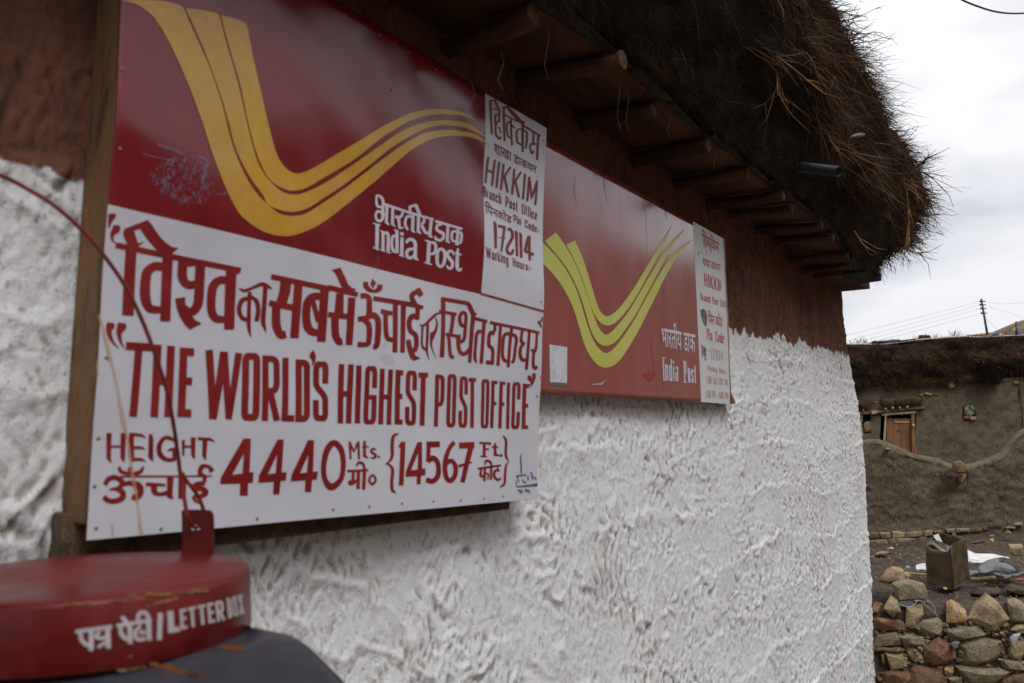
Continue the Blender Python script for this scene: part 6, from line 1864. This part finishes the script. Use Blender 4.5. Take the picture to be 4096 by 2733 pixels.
rockpiece('KD', '1840,88 1900,78 1972,88 1920,108 1860,104', 'stone_b')
bx('KD', '555,248 640,243 688,255 685,268 560,272', 'pale_wood', 'wood_chip', -.05, .04, .003)
rockpiece('V5', '960,750 1000,742 1020,765 1015,785 975,790', 'stone_a', -.06, .1)
rockpiece('H4', '1350,765 1410,760 1415,785 1355,788', 'stone_b', -.05, .1)
rockpiece('H4', '2215,745 2265,738 2282,770 2225,775', 'stone_a', -.06, .1)
for s_, m_ in (('1090,945 1125,925 1135,985 1095,1000', 'stone_b'), ('1132,935 1150,925 1180,945 1175,985 1140,985', 'teal'), ('1088,1010 1135,1008 1135,1032 1090,1035', 'stone_e'), ('1136,1012 1185,1015 1182,1040 1138,1038', 'stone_d'), ('1100,985 1140,960 1175,990 1150,1010 1110,1008', 'stone_b')):
    rockpiece('V5', s_, m_, -.01, .1)
# stones and chips bedded in the plaster
cv = []
for _ in range(150):
    a = random.uniform(3400, 4150); b = random.uniform(1590, 1850)
    p = at(a, b, hd(a) - random.uniform(.025, .05)); r_ = random.uniform(.005, .013)
    cv.append(hexa([p + Vector((0, 0, r_ * .6)), p + Rt * r_, p - Vector((0, 0, r_ * .6)), p - Rt * r_, *[x + Fh * .05 for x in (p + Vector((0, 0, r_ * .6)), p + Rt * r_, p - Vector((0, 0, r_ * .6)), p - Rt * r_)]]))
V, F = join(*cv); o = mesh('straw_chips', V, F, mh, 'speck'); o['kind'] = 'stuff'
cv = []
for _ in range(260):
    a = random.uniform(3400, 4150); b = random.uniform(1780, 2130)
    if b < np.interp(a, [c[0] for c in cols], [c[1] for c in cols]) + 15: continue
    p = at(a, b, 8.8 + (a - 3380) / 900 * .35 - random.uniform(.02, .045)); r_ = random.uniform(.002, .006)
    cv.append(hexa([p + Vector((0, 0, r_ * .6)), p + Rt * r_, p - Vector((0, 0, r_ * .6)), p - Rt * r_, *[x + Fh * .04 for x in (p + Vector((0, 0, r_ * .6)), p + Rt * r_, p - Vector((0, 0, r_ * .6)), p - Rt * r_)]]))
V, F = join(*cv); o = mesh('straw_chips', V, F, yard, 'speck'); o['kind'] = 'stuff'
cv = []
for _ in range(700):
    d = random.uniform(6.05, 8.7); l_ = random.uniform(2.6, 5.6); z = np.interp(d, [5.8, 6.05, 6.4, 7.0, 8.8], [.36, .42, .47, .50, .52]) + .01
    p = Vector((EYE.x, EYE.y, 0)) + Fh * d + Rt * l_; p.z = z; r_ = random.uniform(.004, .014)
    V, F = tube([p, p + Vector((random.uniform(-.5, .5) * r_, 0, r_ * .9))], [r_, r_ * .6], 5); cv.append((V, F))
V, F = join(*cv); o = mesh('terrace_gravel', V, F, None, 'stone_b'); tag(o, 'scattered small gravel over the earth terrace', 'gravel', kind='stuff')
# brushwood band on the neighbour's roof
tops = [(-2900, 300), (-20, 262), (30, 262), (280, 262), (560, 253), (800, 220), (1100, 190), (1580, 156), (1700, 168), (2350, 138), (2700, 125)]
n = 300; m_ = 26
xs_ = np.linspace(q('H4', -2850, 0)[0], q('H4', 2650, 0)[0], n)
t1 = np.array([q('H4', *p) for p in tops]); t2 = np.array([q('H4', *p) for p in topl])
V = np.zeros((n, m_, 3))
for i, x in enumerate(xs_):
    ya = np.interp(x, t1[:, 0], t1[:, 1]); yb = np.interp(x, t2[:, 0], t2[:, 1]) + 6
    for j in range(m_ - 3):
        t = j / (m_ - 4); y = ya + (yb - ya) * t
        V[i, j + 3] = at(x, y, hd(x) + .22 - .38 * math.sin(math.pi * (.12 + .72 * t)))
    for j in range(3):
        V[i, 2 - j] = np.array(V[i, 3]) + np.array(Fh) * (.25 * (j + 1)) + np.array([0, 0, .01 * j])
s = V @ np.array(Rt)
lump = .12 * fbm(s * 1.6, V[..., 2] * 3.2, 170, 4, .55)
md_ = np.exp(-((s - (HP('H4', 1880, 600).dot(Rt))) / .42) ** 2) * sm(0, .5, (3.35 - V[..., 2]))
V2 = V - np.array(Fh)[None, None] * (lump * sm(0, .15, np.linspace(0, 1, m_))[None, :])[..., None]
rf = npmesh('brushwood_roof', V2.reshape(-1, 3), gridF(n, m_)[:, ::-1], mh, 'thatch')
NN = normals(V2)
if (NN[n // 2, 12] @ np.array(Fh)) > 0: NN = -NN
allw = lambda P: np.ones(len(P))
bnd = lambda P: sm(-.1, .4, fbm((P @ np.array(Rt)) * 1.1, P[:, 2] * 4, 88, 3))
notm = lambda P: 1 - .93 * (np.exp(-(((P @ np.array(Rt)) - (HP('H4', 1880, 600).dot(Rt))) / .62) ** 4) * (P[:, 2] < HP('H4', 1880, 430).z + .0 - .35 * np.abs((P @ np.array(Rt)) - (HP('H4', 1880, 600).dot(Rt)))))
twigs('brushwood', 26000, notm, lambda P, nn: nn * .8 + np.array([0, 0, -.75]) + np.array(Rt) * .25, .09, .24, .0028, .006, 'twig', rf, G=V2, N=NN, jit=.4, bendz=-.3)
twigs('brushwood', 4600, lambda P: notm(P) * bnd(P) ** 2, lambda P, nn: nn * .8 + np.array([0, 0, -.7]) + np.array(Rt) * .2, .09, .24, .0022, .0042, 'twig_light', rf, G=V2, N=NN, jit=.4, bendz=-.3)
twigs('brushwood', 500, lambda P: (P[:, 2] > HP('H4', 800, 250).z - .3) * 1.0, lambda P, nn: np.array([0, 0, .8]) + nn * .4 + np.array(Rt) * .1, .06, .16, .002, .004, 'twig', rf, G=V2[:, 2:7], N=NN[:, 2:7], jit=.5, bendz=-.1)
# straw fringe
xf = rng.uniform(q('H4', 730, 0)[0], q('H4', 1680, 0)[0], 1500)
Pf = np.array([tuple(at(x, np.interp(x, t2[:, 0], t2[:, 1]) - rng.uniform(2, 18), hd(x) - .02 - rng.uniform(0, .1))) for x in xf])
Vr, Fr = ribbons(Pf, rng.normal(0, .4, (1500, 3)) + np.array(Rt) * rng.choice([-1, 1], 1500)[:, None] - np.array([0, 0, .15]), rng.uniform(.06, .2, 1500), rng.uniform(.003, .005, 1500), np.zeros((1500, 3)), 2)
M['straw'] = mat('straw', (.24, .13, .05), (.13, .075, .03), 6, .85)
o = npmesh('straw_fringe', Vr, Fr, rf, 'straw', False); o['kind'] = 'stuff'
rock([HP('H4', a, b, -.05) for a, b in ((1705, 525), (1755, 505), (1765, 540), (1720, 545))], .05, mh, 'pale_wood', 'stone', .2, .1)
rock([HP('H4', a, b, -.02) for a, b in ((1770, 450), (1800, 440), (1795, 460))], .05, mh, 'pale_wood', 'stone', .2, .1)
# dark hair-like mound hanging from the roof
V = []; 
for i in range(30):
    u = i / 29
    for j in range(18):
        v = j / 17
        x0_ = 1870 - (30 + 165 * v ** .8); x1_ = 1870 + (30 + 165 * v ** .8); x = x0_ + (x1_ - x0_) * u; y = 430 + v * 295 + 20 * (2 * u - 1) ** 2 * (1 - v)
        V.append(HP('H4', x, y, -.10 - .20 * math.sin(math.pi * u) - .07 * float(per(u * 5, v * 4, 180)) - .03 * float(per(u * 13, v * 12, 181))))
Vm = np.array([tuple(v) for v in V]).reshape(30, 18, 3)
o = npmesh('dark_fleece', Vm.reshape(-1, 3), gridF(30, 18)[:, ::-1], None, 'fuzz'); tag(o, 'dark shaggy fleece draped over the lower roof edge of the mud house', 'fleece')
NM = normals(Vm); NM = NM if (NM[15, 9] @ np.array(Fh)) < 0 else -NM
twigs('fleece_hair', 7000, allw, lambda P, nn: nn * .5 + np.array([0, 0, -.7]), .06, .17, .002, .005, 'twig_dark', o, G=Vm, N=NM, jit=.5)
# pale sheet edge
V = []
for i, x in enumerate(xs_):
    ya = np.interp(x, t1[:, 0], t1[:, 1]); w_ = 5.5 + 3 * math.sin(i * .09) + 1.5 * math.sin(i * .31)
    V += [at(x, ya - w_ * .8, hd(x) + .2), at(x, ya - w_ * .2, hd(x) + .1), at(x, ya + 1, hd(x) + .12)]
npmesh('roof_sheet', np.array([tuple(v) for v in V]), gridF(n, 3)[:, ::-1], mh, 'sheet')
def poly_thing(name, crop_, s_, dep, m_, label, cat, th=.05, group=None, parent=None):
    o = slab([at(*q(crop_, *map(float, t.split(','))), dep) for t in s_.split()], th, None, .002, name, parent, m_)
    if parent is None: tag(o, label, cat, group)
    return o
tp = thing('roof_tarpaulin', 'dark and blue tarpaulin lying on the roof of the mud house', 'tarpaulin')
poly_thing('dark_cover', 'H4', '285,252 340,228 385,204 420,212 600,222 800,194 1000,172 1100,134 1122,140 1105,178 900,205 640,232 400,256', 17.2, 'tarp_d', '', '', .5, parent=tp)
poly_thing('blue_cover', 'H4', '440,212 560,200 620,188 700,190 740,198 600,220 500,222', 17.1, 'tarp', '', '', .1, parent=tp)
ch = [at(*q('H4', 1027, y), 17.6) for y in (139, 175)]
V, F = tube([ch[0], ch[1]], [.1, .1], 12); o = mesh('stove_pipe', V, F, None, 'chimney', True); tag(o, 'short rusty stove pipe above the tarpaulin on the roof', 'stove pipe')
poly_thing('dark_bundle', 'H4', '195,255 230,240 250,248 245,262 200,264', 17.0, 'tarp_d', 'small dark bundle at the left end of the roof', 'bundle', .2)
rg = []
for (a, b) in ((175, 225), (270, 245), (250, 240), (80, 250), (1130, 160), (1150, 170), (1470, 140), (1440, 130)):
    p = at(*q('H4', a, b + 25), 16.9)
    for _ in range(5):
        d = Vector([random.uniform(-1, 1), random.uniform(-1, 1), random.uniform(.3, 1.2)]) * .13
        rg.append(tube([p, p + d * .5 + Vector((.02, 0, 0)), p + d], .005, 4))
V, F = join(*rg); o = mesh('dry_weeds', V, F, mh, 'twig', False); o['kind'] = 'stuff'
# utility pole
pole = thing('utility_pole', 'thin leaning wooden utility pole behind the mud house', 'utility pole')
PD = 34
p0 = at(*q('V5', 1225, 90), PD); p1 = at(*q('V5', 1285, 440), PD)
V, F = tube([p0, p1], [.036, .052], 8); mesh('mast', V, F, pole, 'pole', True)
ins = [(1215, 110), (1215, 136), (1220, 166), (1225, 202)]
for a, b in ins:
    c = at(*q('V5', a, b), PD); V, F = tube([c + Rt * .25, c + Rt * .1, c], [.02, .03, .05], 6); mesh('insulator', V, F, pole, 'pole')
far = [(-200, 462), (-200, 505), (-200, 545), (-200, 590)]
lines = [((1215, 110), (170, 370)), ((1215, 136), (185, 410)), ((1220, 166), (300, 412)), ((1225, 202), (400, 418))]
lb_ = ['topmost', 'second', 'third', 'lowest']
for (a, b), nm in zip(lines, lb_):
    dx = b[0] - a[0]; b2 = (a[0] + dx * 1.25, a[1] + (b[1] - a[1]) * 1.25)
    P = [at(*q('V5', a[0] + (b2[0] - a[0]) * t, a[1] + (b2[1] - a[1]) * t + 26 * t * (1 - t)), PD - 2 * t) for t in np.linspace(0, 1, 10)]
    V, F = tube(P, .0035, 4); o = mesh('overhead_wire', V, F, None, 'thin_wire'); tag(o, nm + ' of four overhead wires running left from the utility pole', 'wire', 'overhead wires left of the pole')
for pts, nm in ((((1235, 108), (1330, 126), (1420, 131), (1560, 120), (1700, 100)), 'upper overhead wire running right from the utility pole'), (((1240, 136), (1350, 172), (1450, 202), (1560, 240), (1700, 280)), 'lower overhead wire running right from the utility pole'), (((1255, 235), (1300, 280), (1370, 350)), 'short slanting guy wire at the foot of the utility pole')):
    P = [at(*q('V5', *p), PD) for p in pts]; V, F = tube(P, .0035, 4); o = mesh('overhead_wire', V, F, None, 'thin_wire'); tag(o, nm, 'wire')
# prayer flags
fp = thing('flag_pole', 'short flag pole wrapped in dark blue cloth on the roof', 'flag pole')
a0 = at(*q('V5', 1497, 268), 20); a1 = at(*q('V5', 1500, 400), 20)
V, F = tube([a0, a1], .018, 6); mesh('mast', V, F, fp, 'pole')
V, F = tube([at(*q('V5', 1498, 300), 20), at(*q('V5', 1500, 330), 20), at(*q('V5', 1502, 372), 20)], [.012, .028, .036], 8); mesh('blue_cloth', V, F, fp, 'f_blue', True)
stp = [(1495, 300), (1455, 325), (1425, 345), (1390, 360), (1345, 368), (1290, 373), (1230, 374), (1190, 376), (1120, 378)]
P = [at(*q('V5', *p), 19.5) for p in stp]; V, F = tube([Vector(p) for p in catmull([tuple(p) for p in P], 4)], .006, 4)
o = mesh('flag_string', V, F, None, 'thin_wire'); tag(o, 'string of prayer flags running left from the blue flag pole', 'string')
for (s_, m_, nm) in (('1462,325 1492,308 1495,335 1470,333', 'f_yellow', 'bright yellow prayer flag next to the blue pole'), ('1432,345 1462,328 1468,336 1440,348', 'f_green', 'narrow green prayer flag between yellow and red'), ('1398,358 1430,345 1436,362 1405,368', 'f_red', 'bright red prayer flag in the middle of the string'),
                     ('1362,362 1398,360 1392,370 1368,375', 'f_white', 'white prayer flag between blue and red'), ('1310,368 1360,364 1360,374 1312,379', 'f_blue', 'blue prayer flag left of the white one'), ('1265,373 1310,372 1308,384 1268,384', 'f_yellow', 'long yellow prayer flag low on the roof'), ('1190,374 1222,372 1222,382 1196,384', 'f_red', 'small red prayer flag near the left end of the string')):
    poly_thing('prayer_flag', 'V5', s_, 19.45, m_, nm, 'prayer flag', .02, 'prayer flags on the roof')
# near cable, top right
P = [at(a * 1.743, b * 1.743, 4.0 + .1 * i) for i, (a, b) in enumerate(((2110, -70), (2160, -30), (2208, 0), (2250, 17), (2285, 27), (2320, 31), (2360, 30), (2420, 24), (2520, 5)))]
P = [Vector(p) for p in catmull([tuple(p) for p in P], 5)]
V, F = tube(P, .0052, 8); o = mesh('black_cable', V, F, None, 'wire', True); tag(o, 'thick black cable sagging across the top right corner of the sky', 'cable')
# green paint smear at the lower corner of the white wall
f = Flat(lambda x, y, e: on_wall(x, y, -.03 - e))
f = None
